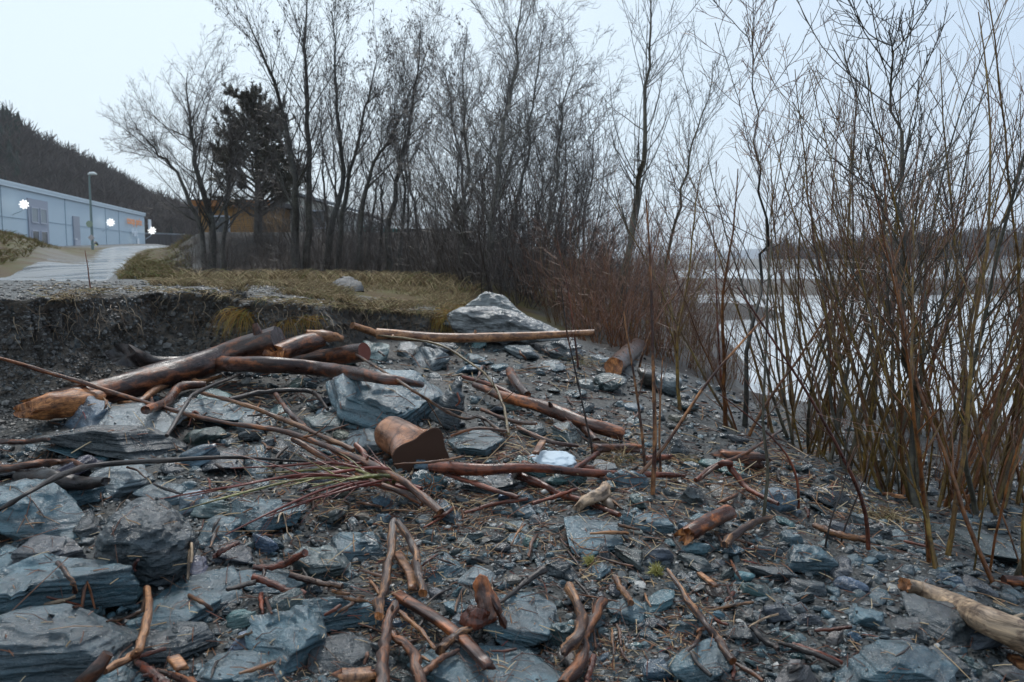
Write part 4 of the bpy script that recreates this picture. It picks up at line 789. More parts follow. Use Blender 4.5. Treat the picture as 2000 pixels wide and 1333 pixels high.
HAND = [
 # lower left
 ('broad teal slab with a stepped layered front edge, at the left frame edge', 100, 1142, 240, 130, 'slab', C_BLUE, .5, dict(lv=6, yaw=.12, tilt=(-8, 2), lift=.02)),
 ('huge dark slab filling the bottom left corner, below the stepped slab', 115, 1255, 330, 135, 'slab', (.036, .066, .082), .55, dict(lv=6, yaw=.1, tilt=(-6, 6), lift=.03)),
 ('large rough rounded dark boulder in the left foreground', 288, 1048, 176, 182, 'round', C_DARK, .62, dict(lv=6, yaw=.5)),
 ('rounded blue-grey boulder cut by the left frame edge', 66, 985, 175, 112, 'round', C_BLUE, .6, dict(lv=5)),
 ('purple-grey stone wedged between the left boulder and stepped slab', 102, 1080, 116, 66, 'block', C_PUR, .55, dict(lv=5)),
 ('flat dark slab left of the purple stone at the frame edge', 25, 1098, 90, 60, 'slab', C_BLUE, .4, {}),
 ('angular teal slab pointing right, beside the forked pale stick', 350, 1185, 130, 100, 'slab', C_BLUE, .3, dict(lv=5, tilt=(-8, 0))),
 ('flat teal slab between the rounded boulder and the short dark stick', 408, 1142, 120, 72, 'slab', C_BLUE, .3, dict(lv=5)),
 ('large flat teal slab under the drooping red twigs', 524, 1000, 140, 136, 'slab', C_BLUE, .26, dict(lv=6, tilt=(-7, 3), yaw=-.05)),
 ('blocky stone tucked left of the flat slab under the twigs', 426, 1036, 70, 62, 'block', C_BLUE, .5, {}),
 ('four-sided teal stone left of the dark layered slabs', 137, 873, 106, 56, 'slab', C_BLUE, .42, dict(lv=5, tilt=(-12, 0))),
 ('long black layered slab under the big leaning log', 225, 862, 250, 62, 'slab', C_DARK, .7, dict(lv=6, tilt=(-4, 10), lift=.03)),
 ('pale-topped layered slab below the middle of the leaning log', 272, 820, 140, 58, 'slab', C_PALE, .42, dict(lv=5, lift=.08)),
 ('long flat layered slab under the bundle of long branches', 455, 806, 200, 54, 'slab', C_BLUE, .5, dict(lv=5, tilt=(-3, 6))),
 ('small teal stone below the black layered slab', 195, 898, 56, 26, 'block', C_BLUE, .5, {}),
 ('grey stone with a white patch right of the split dark log', 236, 935, 90, 64, 'block', C_PALE, .5, dict(lv=5)),
 ('grey slab between the two long thin branches at left', 436, 896, 90, 50, 'slab', C_PUR, .4, {}),
 ('dark block in the shadow left of the rounded boulder', 163, 1020, 60, 55, 'wedge', C_DARK, .5, {}),
 ('teal stone behind the rounded boulder under the twigs', 320, 960, 90, 48, 'slab', C_BLUE, .4, {}),
 # middle
 ('big tilted blue-grey slab behind the sawn stump', 752, 782, 236, 96, 'slab', C_BLUE, .62, dict(lv=6, tilt=(12, 5), yaw=-.08, lift=.03)),
 ('dark pointed slate standing upright right of the big tilted slab', 884, 786, 64, 112, 'wedge', C_DARK, .95, dict(lv=5, tilt=(0, 22), sink=.1)),
 ('flat pale slab right of the sawn stump', 930, 862, 108, 52, 'slab', C_BLUE, .3, dict(lv=5)),
 ('grey-green block left of the big tilted slab', 628, 824, 88, 40, 'block', C_GRN, .5, {}),
 ('mottled pale stone directly left of the sawn stump', 708, 855, 86, 54, 'slab', C_PALE, .35, {}),
 ('dark slab under the red forked branch', 950, 946, 122, 42, 'slab', C_DARK, .6, dict(lv=5)),
 ('pale grey slab standing on edge below the long pole', 844, 696, 66, 54, 'wedge', C_PALE, .8, dict(tilt=(25, 10))),
 ('thin grey slab leaning left of the pale slab on edge', 798, 688, 42, 32, 'slab', C_PALE, .5, dict(tilt=(20, 0))),
 ('dark stone just under the left half of the long pole', 856, 672, 66, 34, 'block', C_DARK, .7, {}),
 ('blue stone between the long pole and the pale slab on edge', 930, 704, 56, 34, 'block', C_BLUE, .5, {}),
 ('small flat stone left of the half-buried short log', 976, 718, 34, 22, 'slab', C_BLUE, .5, {}),
 ('rear grey boulder, the higher of the two big boulders below the birch', 966, 614, 146, 60, 'round', (.17, .18, .175), 1.0, dict(lv=6, maxd=.4, sink=.0, lift=.03, slope=([0, .2, .42, .6, 1], [.45, .95, 1.12, 1.0, .4]))),
 ('long smooth grey boulder in front, largest stone below the birch', 994, 634, 236, 66, 'round', (.15, .155, .155), .95, dict(lv=6, maxd=.4, sink=.0, slope=([0, .12, .4, .7, 1], [1.0, 1.15, 1.1, .72, .3]))),
 ('white-topped stone under the right half of the long pole', 1020, 684, 72, 32, 'block', C_PALE, .6, {}),
 ('dark rough block below the tip of the long pole', 1100, 680, 82, 48, 'block', C_DARK, .75, dict(lv=5)),
 ('flat grey stone with a pale top on the upper beach', 1077, 712, 60, 26, 'slab', C_PALE, .5, {}),
 ('grey stone beside the dark stump end at the thicket', 1172, 702, 48, 26, 'block', C_PALE, .6, {}),
 ('rounded green boulder right of the upper beach gravel', 1190, 746, 58, 42, 'round', C_GRN, .7, dict(lv=5)),
 ('brownish half of the boulder pair right of the green boulder', 1268, 742, 54, 48, 'round', C_BRN, .7, {}),
 ('pale round half of the boulder pair at the thicket edge', 1298, 750, 56, 52, 'round', C_PALE, .75, {}),
 ('green-grey rock under the forked end of the peeled log', 1108, 842, 66, 50, 'block', C_GRN, .6, dict(lv=5)),
 ('small pale-edged slab left of the rock under the peeled log', 1042, 838, 52, 32, 'slab', C_GRN, .5, {}),
 ('dark blue angular rock right of the square plank end', 1322, 876, 58, 54, 'wedge', C_DARK, .7, dict(lv=5)),
 ('dark brown-grey slab below the bent red branch', 1418, 966, 62, 42, 'block', C_BRN, .5, {}),
 ('flat slab slanting right below the pale root knot', 1154, 1044, 118, 78, 'slab', C_BLUE, .28, dict(lv=6, tilt=(6, 12), yaw=-.35)),
 ('long low stone with a pale stripe right of the slanting slab', 1264, 1020, 104, 40, 'slab', C_BLUE, .6, dict(lv=5)),
 ('blocky blue stone right of the upright sticks', 860, 1106, 96, 64, 'block', C_BLUE, .5, dict(lv=5)),
 ('pale blue flat stone between the blocky stone and black stick', 934, 1122, 76, 46, 'slab', C_PALE, .3, {}),
 ('large flat slab under the black stick in the centre foreground', 1020, 1198, 158, 130, 'slab', C_BLUE, .3, dict(lv=6, yaw=-.5, tilt=(4, 4))),
 ('broad smooth slab cut off by the bottom edge, near the centre', 965, 1310, 300, 100, 'slab', C_BLUE, .25, dict(lv=6)),
 ('small dark block above the splintered stick', 1092, 1108, 52, 46, 'block', C_DARK, .6, {}),
 ('small blue stone left of the brown stump chunk', 894, 1186, 54, 46, 'block', C_BLUE, .5, {}),
 ('pale-topped block with a dark undercut left of the upright sticks', 662, 1190, 158, 90, 'slab', C_BLUE, .5, dict(lv=6, tilt=(-6, 0))),
 ('teal stone below the large flat slab under the twigs', 632, 1100, 116, 70, 'block', C_GRN, .55, dict(lv=5)),
 ('slab with a white corner left of the upright sticks', 702, 1062, 114, 76, 'slab', C_BLUE, .4, dict(lv=5, tilt=(-5, 5))),
 ('long tilted slab ridge running down to the bottom left of centre', 560, 1245, 180, 130, 'wedge', C_BLUE, .5, dict(lv=6, yaw=.5)),
 ('flat dark slab right of the long tilted ridge', 675, 1266, 122, 82, 'slab', C_DARK, .3, dict(lv=5)),
 ('big dark teal slab at the bottom edge right of the gray stake', 480, 1310, 170, 110, 'block', C_BLUE, .45, dict(lv=6)),
 ('flat teal stone under the short red-brown stick', 535, 1130, 150, 50, 'slab', C_BLUE, .35, dict(lv=5)),
 ('black undercut rock right of the forked pale stick', 350, 1250, 120, 80, 'block', C_DARK, .5, dict(lv=5)),
 ('small teal stone at the bottom edge beside the gray stake', 232, 1322, 70, 50, 'block', C_BLUE, .5, {}),
 # right
 ('angular grey stone in the open gravel, end of the long half-peeled stick', 1348, 1212, 74, 58, 'block', C_BLUE, .55, dict(lv=5)),
 ('dark angular stone right of the long half-peeled stick', 1450, 1236, 66, 50, 'wedge', C_DARK, .5, {}),
 ('large blocky slate at the middle right with a flat blue top', 1586, 1098, 82, 66, 'block', C_BLUE, .65, dict(lv=5)),
 ('dark flat slate left of the large blocky slate', 1508, 1118, 90, 36, 'slab', C_DARK, .5, {}),
 ('long dark stone above the dark flat slate', 1490, 1078, 72, 32, 'slab', C_DARK, .6, {}),
 ('small blue slab up the slope behind the large blocky slate', 1545, 1050, 44, 42, 'block', C_BLUE, .6, {}),
 ('half-buried slab in the gravel left of the open-gravel stone', 1224, 1192, 76, 52, 'slab', C_BLUE, .4, {}),
 ('large pointed slab with a bright ridge at the bottom right', 1740, 1298, 200, 92, 'wedge', C_BLUE, .6, dict(lv=6, tilt=(-6, -8), lift=.02)),
 ('long block lying beside the pale driftwood log', 1832, 1206, 126, 84, 'slab', C_DARK, .45, dict(lv=5, yaw=-.6)),
 ('flat dark stone right below the large blocky slate', 1580, 1146, 62, 36, 'slab', C_DARK, .5, {}),
 ('square dark stone left of the white pebble', 1770, 1224, 64, 46, 'block', C_DARK, .5, {}),
 ('wide pale flat slab lying among the willow stems', 1930, 1066, 160, 58, 'slab', C_GRN, .3, dict(lv=5)),
 ('purplish flat stone below the willow roots', 1914, 1144, 58, 32, 'slab', C_PUR, .5, {}),
 ('blue angular stone above the pointed slab', 1696, 1204, 54, 42, 'block', C_BLUE, .5, {}),
 ('flat rough slab right of the pointed slab at the bottom edge', 1828, 1292, 96, 54, 'slab', C_DARK, .4, dict(lv=5)),
 ('standing thin slate right of the large blocky slate', 1640, 1110, 46, 60, 'wedge', C_PUR, .6, dict(tilt=(0, 18))),
 ('white pebble lying on the dark slabs near the pale driftwood log', 1808, 1214, 30, 18, 'round', C_WHITE, .7, dict(name='white_pebble')),
 ('pale yellow pebble left of the small root-footed log', 1240, 1038, 30, 15, 'round', (.32, .3, .25), .7, dict(name='pale_pebble')),
 ('white oval pebble on the upper beach right of the pointed slate', 962, 744, 28, 16, 'round', (.3, .33, .35), .7, dict(name='pale_pebble')),
 ('brown-banded rounded stone left of the black stick', 1002, 1132, 44, 24, 'slab', C_BRN, .6, {}),
 ('rounded grey pebble below the slanting slab', 978, 1072, 36, 26, 'round', C_PUR, .7, {}),
]
for i, (lb, cx, cy, w_, h_, kd, col, hf, kw) in enumerate(HAND): put_stone(lb, cx, cy, w_, h_, kd, col, hf, 1000+i, **kw)
# ---- landmarks used to tell the many smaller stones and sticks apart
LM = [('the sawn stump', 795, 865), ('the upright pointed slate', 880, 790), ('the white plastic bag', 1078, 902), ('the pale root knot', 1160, 965), ('the brown stump chunk', 945, 1190), ('the upright sticks', 770, 1100), ('the slanting slab', 1154, 1044), ('the root-footed log', 1385, 1020), ('the open-gravel stone', 1348, 1212), ('the large blocky slate', 1586, 1098), ('the white pebble', 1808, 1214), ('the pale driftwood log', 1890, 1195), ('the pointed slab', 1740, 1298), ('the dark brown block', 1450, 895), ('the orange-footed sapling', 1274, 950), ('the forked end of the peeled log', 1190, 850), ('the green boulder', 1190, 746), ('the boulder pair', 1285, 746), ('the half-buried short log', 1012, 750), ('the pole tip', 1150, 655), ('the red-cut log', 710, 695), ('the rounded dark boulder', 288, 1048), ('the stepped slab', 100, 1142), ('the forked pale stick', 275, 1230), ('the flat slab under the twigs', 524, 1000), ('the undercut block', 662, 1190), ('the splintered stick', 1120, 1210), ('the crooked red stick', 1150, 1260), ('the half-peeled stick', 1370, 1200), ('the bent red branch', 1420, 915), ('the red-footed sapling', 1697, 1060), ('the dry grass tuft', 1740, 1010), ('the flat pale slab', 1930, 1066), ('the black layered slab', 225, 862), ('the split dark log', 120, 935), ('the square plank', 1205, 875), ('the upper beach gravel', 1110, 770), ('the orange stick', 1640, 1040), ('the yellow moss tufts', 1215, 1108), ('the bottom centre slab', 965, 1315), ('the leaning log', 300, 740)]
USED = {}
def where(px, py):
    """a phrase that says where a small thing lies, by the nearest landmarks"""
    ds = sorted(LM, key=lambda l: math.hypot(l[1]-px, (l[2]-py)*1.5)); out = []
    for l in ds[:4]:
        dx, dy = px-l[1], (py-l[2])*1.5
        if abs(dx) > abs(dy)*1.6: r = 'right of' if dx > 0 else 'left of'
        elif abs(dy) > abs(dx)*1.6: r = 'in front of' if dy > 0 else 'behind'
        else: r = ('front right of' if dx > 0 else 'front left of') if dy > 0 else ('behind and right of' if dx > 0 else 'behind and left of')
        out.append((r, l[0]))
    return out
def ingrav(px, py):
    return py > np.interp(px, [-50, 60, 130, 250, 560, 700, 880, 1100, 1200, 1350, 1500, 1700, 1900, 2050], [900, 860, 800, 760, 700, 670, 665, 680, 690, 740, 800, 850, 900, 930])
def uniq(head, px, py):
    wz = where(px, py)
    for r, l in wz[:2]:
        s = f'{head} {r} {l}'
        if s not in USED and len(s.split()) <= 16: USED[s] = 1; return s
    for a in range(3):
        for b in range(a+1, 4):
            s = f'{head} {wz[a][0]} {wz[a][1]}, {wz[b][0]} {wz[b][1]}'
            if s not in USED and len(s.split()) <= 16: USED[s] = 1; return s
    return f'{head} {wz[0][0]} {wz[0][1]}'
rng = np.random.default_rng(2024)
CN = [(C_BLUE, 'blue-grey'), (C_DARK, 'blackish'), (C_PUR, 'purplish'), (C_PALE, 'pale grey'), (C_GRN, 'grey-green'), (C_BRN, 'brownish')]
KN = {'slab': 'flat slate', 'block': 'blocky stone', 'wedge': 'sharp-edged stone', 'round': 'rounded stone'}
def inbeach(px, py):
    return py > np.interp(px, [-50, 60, 130, 250, 560, 700, 880, 1100, 1250, 1350, 1500, 1700, 1900, 2050], [900, 860, 800, 760, 700, 670, 665, 690, 740, 800, 880, 1000, 1120, 1150])
n = 0; tries = 0
while n < 210 and tries < 12000:
    tries += 1; px = rng.uniform(-30, 2030); py = rng.uniform(660, 1333)
    if not inbeach(px, py): continue
    sc = np.interp(py, [660, 800, 1000, 1333], [.55, .75, 1, 1.3]); left = px < 560
    w_ = rng.choice([22, 28, 36, 46, 60, 78], p=[.10, .22, .26, .22, .13, .07])*sc*(1.85 if left else 1.12); h_ = w_*rng.uniform(.45, .75)
    if any(abs(px-a)/(w_*.31+c*.31) < 1 and abs(py-b)/(h_*.29+d*.29) < 1 for a, b, c, d in STONES): continue
    k = rng.choice(['slab', 'block', 'wedge', 'round'], p=[.45, .27, .16, .12]); ci = int(rng.choice(6, p=[.42, .25, .08, .12, .08, .05]))
    sz = 'tiny' if w_/sc < 26 else 'small' if w_/sc < 42 else 'medium'
    col = tuple(c*rng.uniform(.85, 1.2) for c in CN[ci][0])
    put_stone(uniq(f'{sz} {CN[ci][1]} {KN[k]} lying', px, py), px, py, w_, h_, k, col, rng.uniform(.4, .8), 5000+n, tilt=(rng.normal()*13, rng.normal()*13), yaw=rng.uniform(-1, 1), lv=4 if w_ > 36 else 3, sink=.15, grp='smaller stones strewn over the shore'); n += 1
# ---- the mass of smaller slate rubble nobody would count
def rubble():
    rng = np.random.default_rng(606); pro = [[stone_mesh((1, rng.uniform(.55, .9), rng.uniform(.22, .55)), 700+k, ['slab', 'slab', 'block', 'wedge'][k % 4], lv) for k in range(16)] for lv in (2, 3)]
    V, F_, o = [], [], 0; n = 0
    while n < 2500:
        px = rng.uniform(-120, 2120); py = rng.uniform(655, 1345)
        if not ingrav(px, py): continue
        w_ = rng.lognormal(math.log(17.5), .40)*np.interp(py, [660, 800, 1000, 1333], [.6, .8, 1, 1.25]); w_ = min(w_, 40)
        if any(abs(px-a)/(c*.40) < 1 and abs(py-b)/(d*.36) < 1 for a, b, c, d in STONES): continue
        g = G(px, py); s = w_/F*np.linalg.norm(g-EY); X, f = pro[1 if w_ > 15 else 0][int(rng.integers(16))]
        Rm = np.array(Matrix.Rotation(rng.normal()*.32, 3, 'X') @ Matrix.Rotation(rng.normal()*.32, 3, 'Y') @ Matrix.Rotation(rng.uniform(0, 6.283), 3, 'Z'))
        X = (X*s)@Rm.T+g+np.array([0, 0, s*.10]); V.append(X); F_.append(f+o); o += len(X); n += 1
    M_r = stone_mat('slate_rubble', [(0, C_DARK), (.3, (.034, .056, .068)), (.6, C_BLUE), (.78, C_GRN), (.86, C_PUR), (.95, C_PALE), (.98, C_BRN), (1, (.45, .43, .4))])
    V = np.concatenate(V); F_ = np.concatenate(F_)
    tag(obj('slate_rubble', mesh('slate_rubble', V, F_, True), M_r), 'jumble of small broken slate covering the shore', 'rubble', kind='stuff'); return V, F_
RUB_V, RUB_F = rubble()
# ---- surface to lay things on: ground near the camera plus every stone
sel_y = (gy > 1.0) & (gy < 30); sel_x = (gx > -20) & (gx < 20); sub = GV[np.ix_(sel_y, sel_x)]; r_, c_ = sub.shape[:2]
ii = np.arange(r_*c_).reshape(r_, c_); gq = np.stack([ii[:-1, :-1], ii[:-1, 1:], ii[1:, 1:], ii[1:, :-1]], -1).reshape(-1, 4)
nst = sum(len(v) for v in SURF_V); allV = np.concatenate([sub.reshape(-1, 3)]+SURF_V+[RUB_V, BANK_V]); ng = r_*c_
tri = np.concatenate([np.concatenate(SURF_F)+ng, RUB_F+ng+nst]); bq = BANK_Q+ng+nst+len(RUB_V)
gq = np.concatenate([gq, bq]); BVH = BVHTree.FromPolygons(allV.tolist(), gq.tolist()+tri.tolist()); NGQ = len(gq)
def down(x, y):
    h = BVH.ray_cast(Vector((x, y, 4)), Vector((0, 0, -1))); return (h[0].z, h[1], h[2] >= NGQ) if h[0] is not None else (Hs(x, y), Vector((0, 0, 1)), False)
def hit(px, py):
    d = Vector(ray(px, py)).normalized(); h = BVH.ray_cast(Vector(EY), d)
    return (np.array(h[0]), h[1], h[2] >= NGQ) if h[0] is not None else (G(px, py), Vector((0, 0, 1)), False)
# ================================================================== driftwood
def log_vf(P, R, k, rng, rough=.1, ends=(0.0, 0.0), lob=0.0):
    """one swept log; returns side mesh and two end caps"""
    n = len(P); T = np.gradient(P, axis=0); T = nrm(T); ref = np.array([0, 0, 1.]) if abs(T[n//2][2]) < .8 else np.array([1., 0, 0])
    U = nrm(np.cross(np.tile(ref, (n, 1)), T)); B = np.cross(T, U); th = np.arange(k)*2*math.pi/k; c, s = np.cos(th), np.sin(th)
    ln = np.concatenate([[0], np.cumsum(np.linalg.norm(np.diff(P, axis=0), axis=1))]); rm = R.mean(); o = rng.uniform(0, 99, 3)
    q = np.stack([np.broadcast_to(c*1.1, (n, k)), np.broadcast_to(s*1.1, (n, k)), np.broadcast_to((ln/rm*.22)[:, None], (n, k))], -1)+o
    f = 1+rough*fbm(q, 3, 7)+rough*.7*fbm(q*np.array([3.5, 3.5, 1.9]), 3, 9)+lob*np.cos(3*th+o[0])[None]
    rr = R[:, None]*f
    V = P[:, None]+rr[..., None]*(c[None, :, None]*U[:, None]+s[None, :, None]*B[:, None])
    for e, idx, sg in ((ends[0], 0, -1), (ends[1], n-1, 1)):
        if e: V[idx] += (sg*T[idx])[None]*(e*R[idx]*(fbm(np.stack([c*2.2, s*2.2, c*0+idx], -1)+o, 3, 5)*1.0+.6*c))[:, None]
    TC = np.stack([np.broadcast_to(c, (n, k))*R[:, None], np.broadcast_to(s, (n, k))*R[:, None], np.broadcast_to(ln[:, None], (n, k))], -1)
    i = np.arange(n*k).reshape(n, k); Q = np.stack([i[:-1], np.roll(i[:-1], -1, 1), np.roll(i[1:], -1, 1), i[1:]], -1).reshape(-1, 4)
    caps = []
    for idx, sg, e in ((0, -1, ends[0]), (n-1, 1, ends[1])):
        ring = V[idx]; ctr = ring.mean(0); mid = ctr+(ring-ctr)*.55-sg*T[idx]*R[idx]*.18*(1 if e else .08)+(rng.normal(size=(k, 3))*R[idx]*.07*(1 if e else .1)); cv = np.concatenate([ring, mid, [ctr-sg*T[idx]*R[idx]*(.3 if e else .02)]])
        a = np.arange(k); b = np.roll(a, -1); qd = np.stack([a, b, b+k, a+k], -1); tr = np.stack([a+k, b+k, np.full(k, 2*k)], -1)
        if sg < 0: qd = qd[:, ::-1]; tr = tr[:, ::-1]
        ca = np.concatenate([ring-ctr, mid-ctr, [[0, 0, 0]]]); caps.append((cv, [qd, tr], ca))
    return V.reshape(-1, 3), Q, TC.reshape(-1, 3), caps
def lay(path, rpx, lifts=None, n=16, settle=True, Rout=False):
    """pixel path -> world polyline lying on whatever surface is seen there"""
    pts, rs = [], []
    for j, (a, b) in enumerate(path):
        p, nn, _ = hit(min(max(a, -60), 2080), b); d = np.linalg.norm(p-EY); r = (rpx[j] if isinstance(rpx, (list, tuple)) else rpx)/2/F*d
        lf = (lifts[j] if lifts else 0)
        u = (p-EY)/d; t = (r*.75+lf)/max(.16, -u[2]); p = p-u*min(t, .7); r = r*np.linalg.norm(p-EY)/d
        pts.append(p); rs.append(r)
    P = resample(pts, n); R = np.interp(np.linspace(0, 1, n), np.linspace(0, 1, len(rs)), rs)
    if settle:
        z = np.array([down(x, y)[0] for x, y, _ in P])+R*.55
        if settle == 'log': P[:, 2] += max(0, np.percentile(z-P[:, 2], 75))*.8
        else:
            need = np.maximum(z-P[:, 2], 0); need = np.maximum(need, .7*np.maximum(np.roll(need, 1), np.roll(need, -1))); need[0] = max(z[0]-P[0, 2], 0); P[:, 2] += np.minimum(need, .12)
    return P, R
def log(name, label, path, rpx, mat, lifts=None, caps=(None, None), ends=(0, 0), rough=.1, k=16, n=18, settle=True, forks=(), grp=None, seed=0, cat=None, capname='broken_end', knots=0, lob=0, wig=0.0, twigs=0, aim=0):
    rng = np.random.default_rng(seed or int(sum(a*3+b*7 for a, b in path)))
    P, R = lay(path, rpx, lifts, n, settle)
    if aim:
        dd = np.linalg.norm(P-EY, axis=1); uu = np.linspace(0, 1, len(P)); nd_ = (dd[-1]+(1-uu)*aim) if aim > 0 else (dd[0]-uu*aim); P = EY+(P-EY)*(nd_/dd)[:, None]; R = R*nd_/dd
    small = R.max() < .024
    if small:
        mat = thin(mat); rough = max(rough, .16); ww = np.cumsum(rng.normal(size=(len(P), 3))*.22, 0); ww -= np.linspace(0, 1, len(P))[:, None]*ww[-1]; P = P+ww*R.mean()*np.array([1, 1, .4]); R = R*(1+.12*rng.normal(size=len(R))); knots = knots or int(rng.integers(0, 3))
    if wig: P[1:-1] += rng.normal(size=(n-2, 3))*R.mean()*wig
    base = P.mean(0); base[2] = P[:, 2].min()-R.max()
    o = empty(name, base, label, cat or 'driftwood', grp)
    V, Q, A, cp = log_vf(P-base, R, k, rng, rough, ends, lob); parts = [(V, Q, A)]
    for cpt, m in zip(cp, caps):
        if m is None: parts.append((cpt[0], cpt[1][0], cpt[2])); parts.append((cpt[0], cpt[1][1], cpt[2]))
    for _ in range(knots):
        j = int(rng.integers(2, n-2)); d = nrm(rng.normal(size=3)+[0, -.3, .6]); L = R[j]*rng.uniform(1.1, 2.0)
        kp = np.array([P[j]-base, P[j]-base+d*L*.75, P[j]-base+d*L]); kr = R[j]*np.array([.5, .32, .2]); t_ = tubes(kp[None], kr[None], 8); parts.append(t_)
    if twigs:
        T1, T1r = kids(rng, (P-base)[None], R[None], twigs, .2, .98, .12, .3, .6, .1, 6, .2, .5, .0012); parts.append(tubes(T1, T1r, 5))
    v, q, a = joinvf(parts); main = obj('wood', mesh('wood', v, q, True, {'tc': ('FLOAT_VECTOR', a)}), mat, o)
    for cpt, m in zip(cp, caps):
        if m is not None: obj(capname, mesh(capname, cpt[0], cpt[1], True, {'tc': ('FLOAT_VECTOR', cpt[2])}), m, o)
    for fp, fr in forks:
        P2, R2 = lay(fp, fr, None, 12, True); j = np.argmin(np.linalg.norm(P-P2[0], axis=1)); P2[0] = P[j]
        V, Q, A, cp2 = log_vf(P2-base, R2, 10, rng, rough, (0, .5)); v, q, a = joinvf([(V, Q, A)]+[(c[0], c[1][z], c[2]) for c in cp2 for z in (0, 1)]); obj('fork', mesh('fork', v, q, True, {'tc': ('FLOAT_VECTOR', a)}), mat, o)
    return o
# --- the log pile
BL = log('driftwood_log', 'big dark log leaning up the bank with an orange splintered lower end', [(72, 796), (150, 778), (330, 732), (440, 698), (545, 664)], [34, 46, 50, 50, 50], M_log, [.02, .04, .12, .2, .26], (M_raw, None), (1.5, 0), .12, 24, 26, 'log', knots=2)
def splinter_end(o):
    rng = np.random.default_rng(4); P, R = lay([(50, 802), (95, 796), (150, 786), (205, 774)], [26, 44, 44, 22], [.10, .10, .10, .09], 16, False)
    V, Q, A, cp = log_vf(P-np.array(o.location), R, 18, rng, .26, (1.2, .8)); v, q, a = joinvf([(V, Q, A)]+[(c[0], c[1][z], c[2]) for c in cp for z in (0, 1)]); obj('broken_end', mesh('broken_end', v, q, True, {'tc': ('FLOAT_VECTOR', a)}), M_raw, o)
splinter_end(BL)
log('driftwood_log', 'short thick log stub with a hollow orange end on top of the pile', [(535, 694), (580, 676), (628, 664)], [38, 37, 32], M_bark, [.2, .2, .16], (M_raw, None), (.5, .3), .12, 20, 16, False, aim=-.4)
log('driftwood_log', 'dark log on the pile with a clean round red sawn end', [(560, 708), (640, 698), (712, 688)], [30, 32, 36], M_log, [.05, .11, .2], (None, M_cutred), (0, 0), .07, 24, 16, False, capname='sawn_end', aim=.55)
log('driftwood_log', 'long dark log lying lowest across the pile and tapering right', [(420, 712), (520, 712), (640, 722), (740, 738), (825, 752)], [28, 30, 28, 22, 11], M_log, [.12, .1, .08, .06, .03], (None, None), (.4, .6), .1, 20, 24, False)
log('driftwood_log', 'dark rooted log end behind the leaning log, under the bank', [(245, 696), (300, 708), (375, 706)], [40, 24, 22], M_black, [.05, .05, .04], (None, None), (.9, 0), .2, 16, 14, False)
log('driftwood_log', 'yellow split wood piece behind the log pile', [(598, 652), (640, 656), (668, 662)], [14, 20, 10], M_orange, [.06, .06, .04], (None, None), (.8, .8), .25, 12, 12, False)
log('driftwood_pole', 'long straight peeled orange pole lying toward the grey boulders', [(735, 652), (860, 660), (1000, 658), (1161, 650)], [22, 19, 17, 12], M_orange, [.06, .05, .07, .1], (None, None), (0, 0), .05, 18, 24, False, knots=5, aim=-.01)
log('driftwood_pole', 'short stub of pole half buried in soil left of the long orange pole', [(688, 636), (735, 652)], [13, 15], M_orange, [.02, .02], rough=.1, n=8, settle=False)
log('driftwood_branch', 'yellow bent branch with a hooked end below the leaning log', [(232, 789), (272, 786), (312, 756), (362, 738), (388, 747), (432, 735)], [9, 12, 13, 15, 10, 7], M_orange, [.03, .05, .06, .06, .05, .04], n=22, rough=.14, ends=(.5, .5))
log('driftwood_branch', 'thick brown elbow-bent branch beside the yellow bent branch', [(284, 802), (328, 784), (352, 756), (402, 752)], [16, 17, 17, 12], M_bark, [.05, .06, .07, .05], n=18, rough=.12, ends=(.2, .4))
log('driftwood_twig', 'black forked twig crossing the branches below the leaning log', [(326, 852), (370, 782), (400, 762), (470, 731)], [7, 8, 8, 4], M_black, [.04, .09, .1, .08], settle=False, n=14, rough=.15)
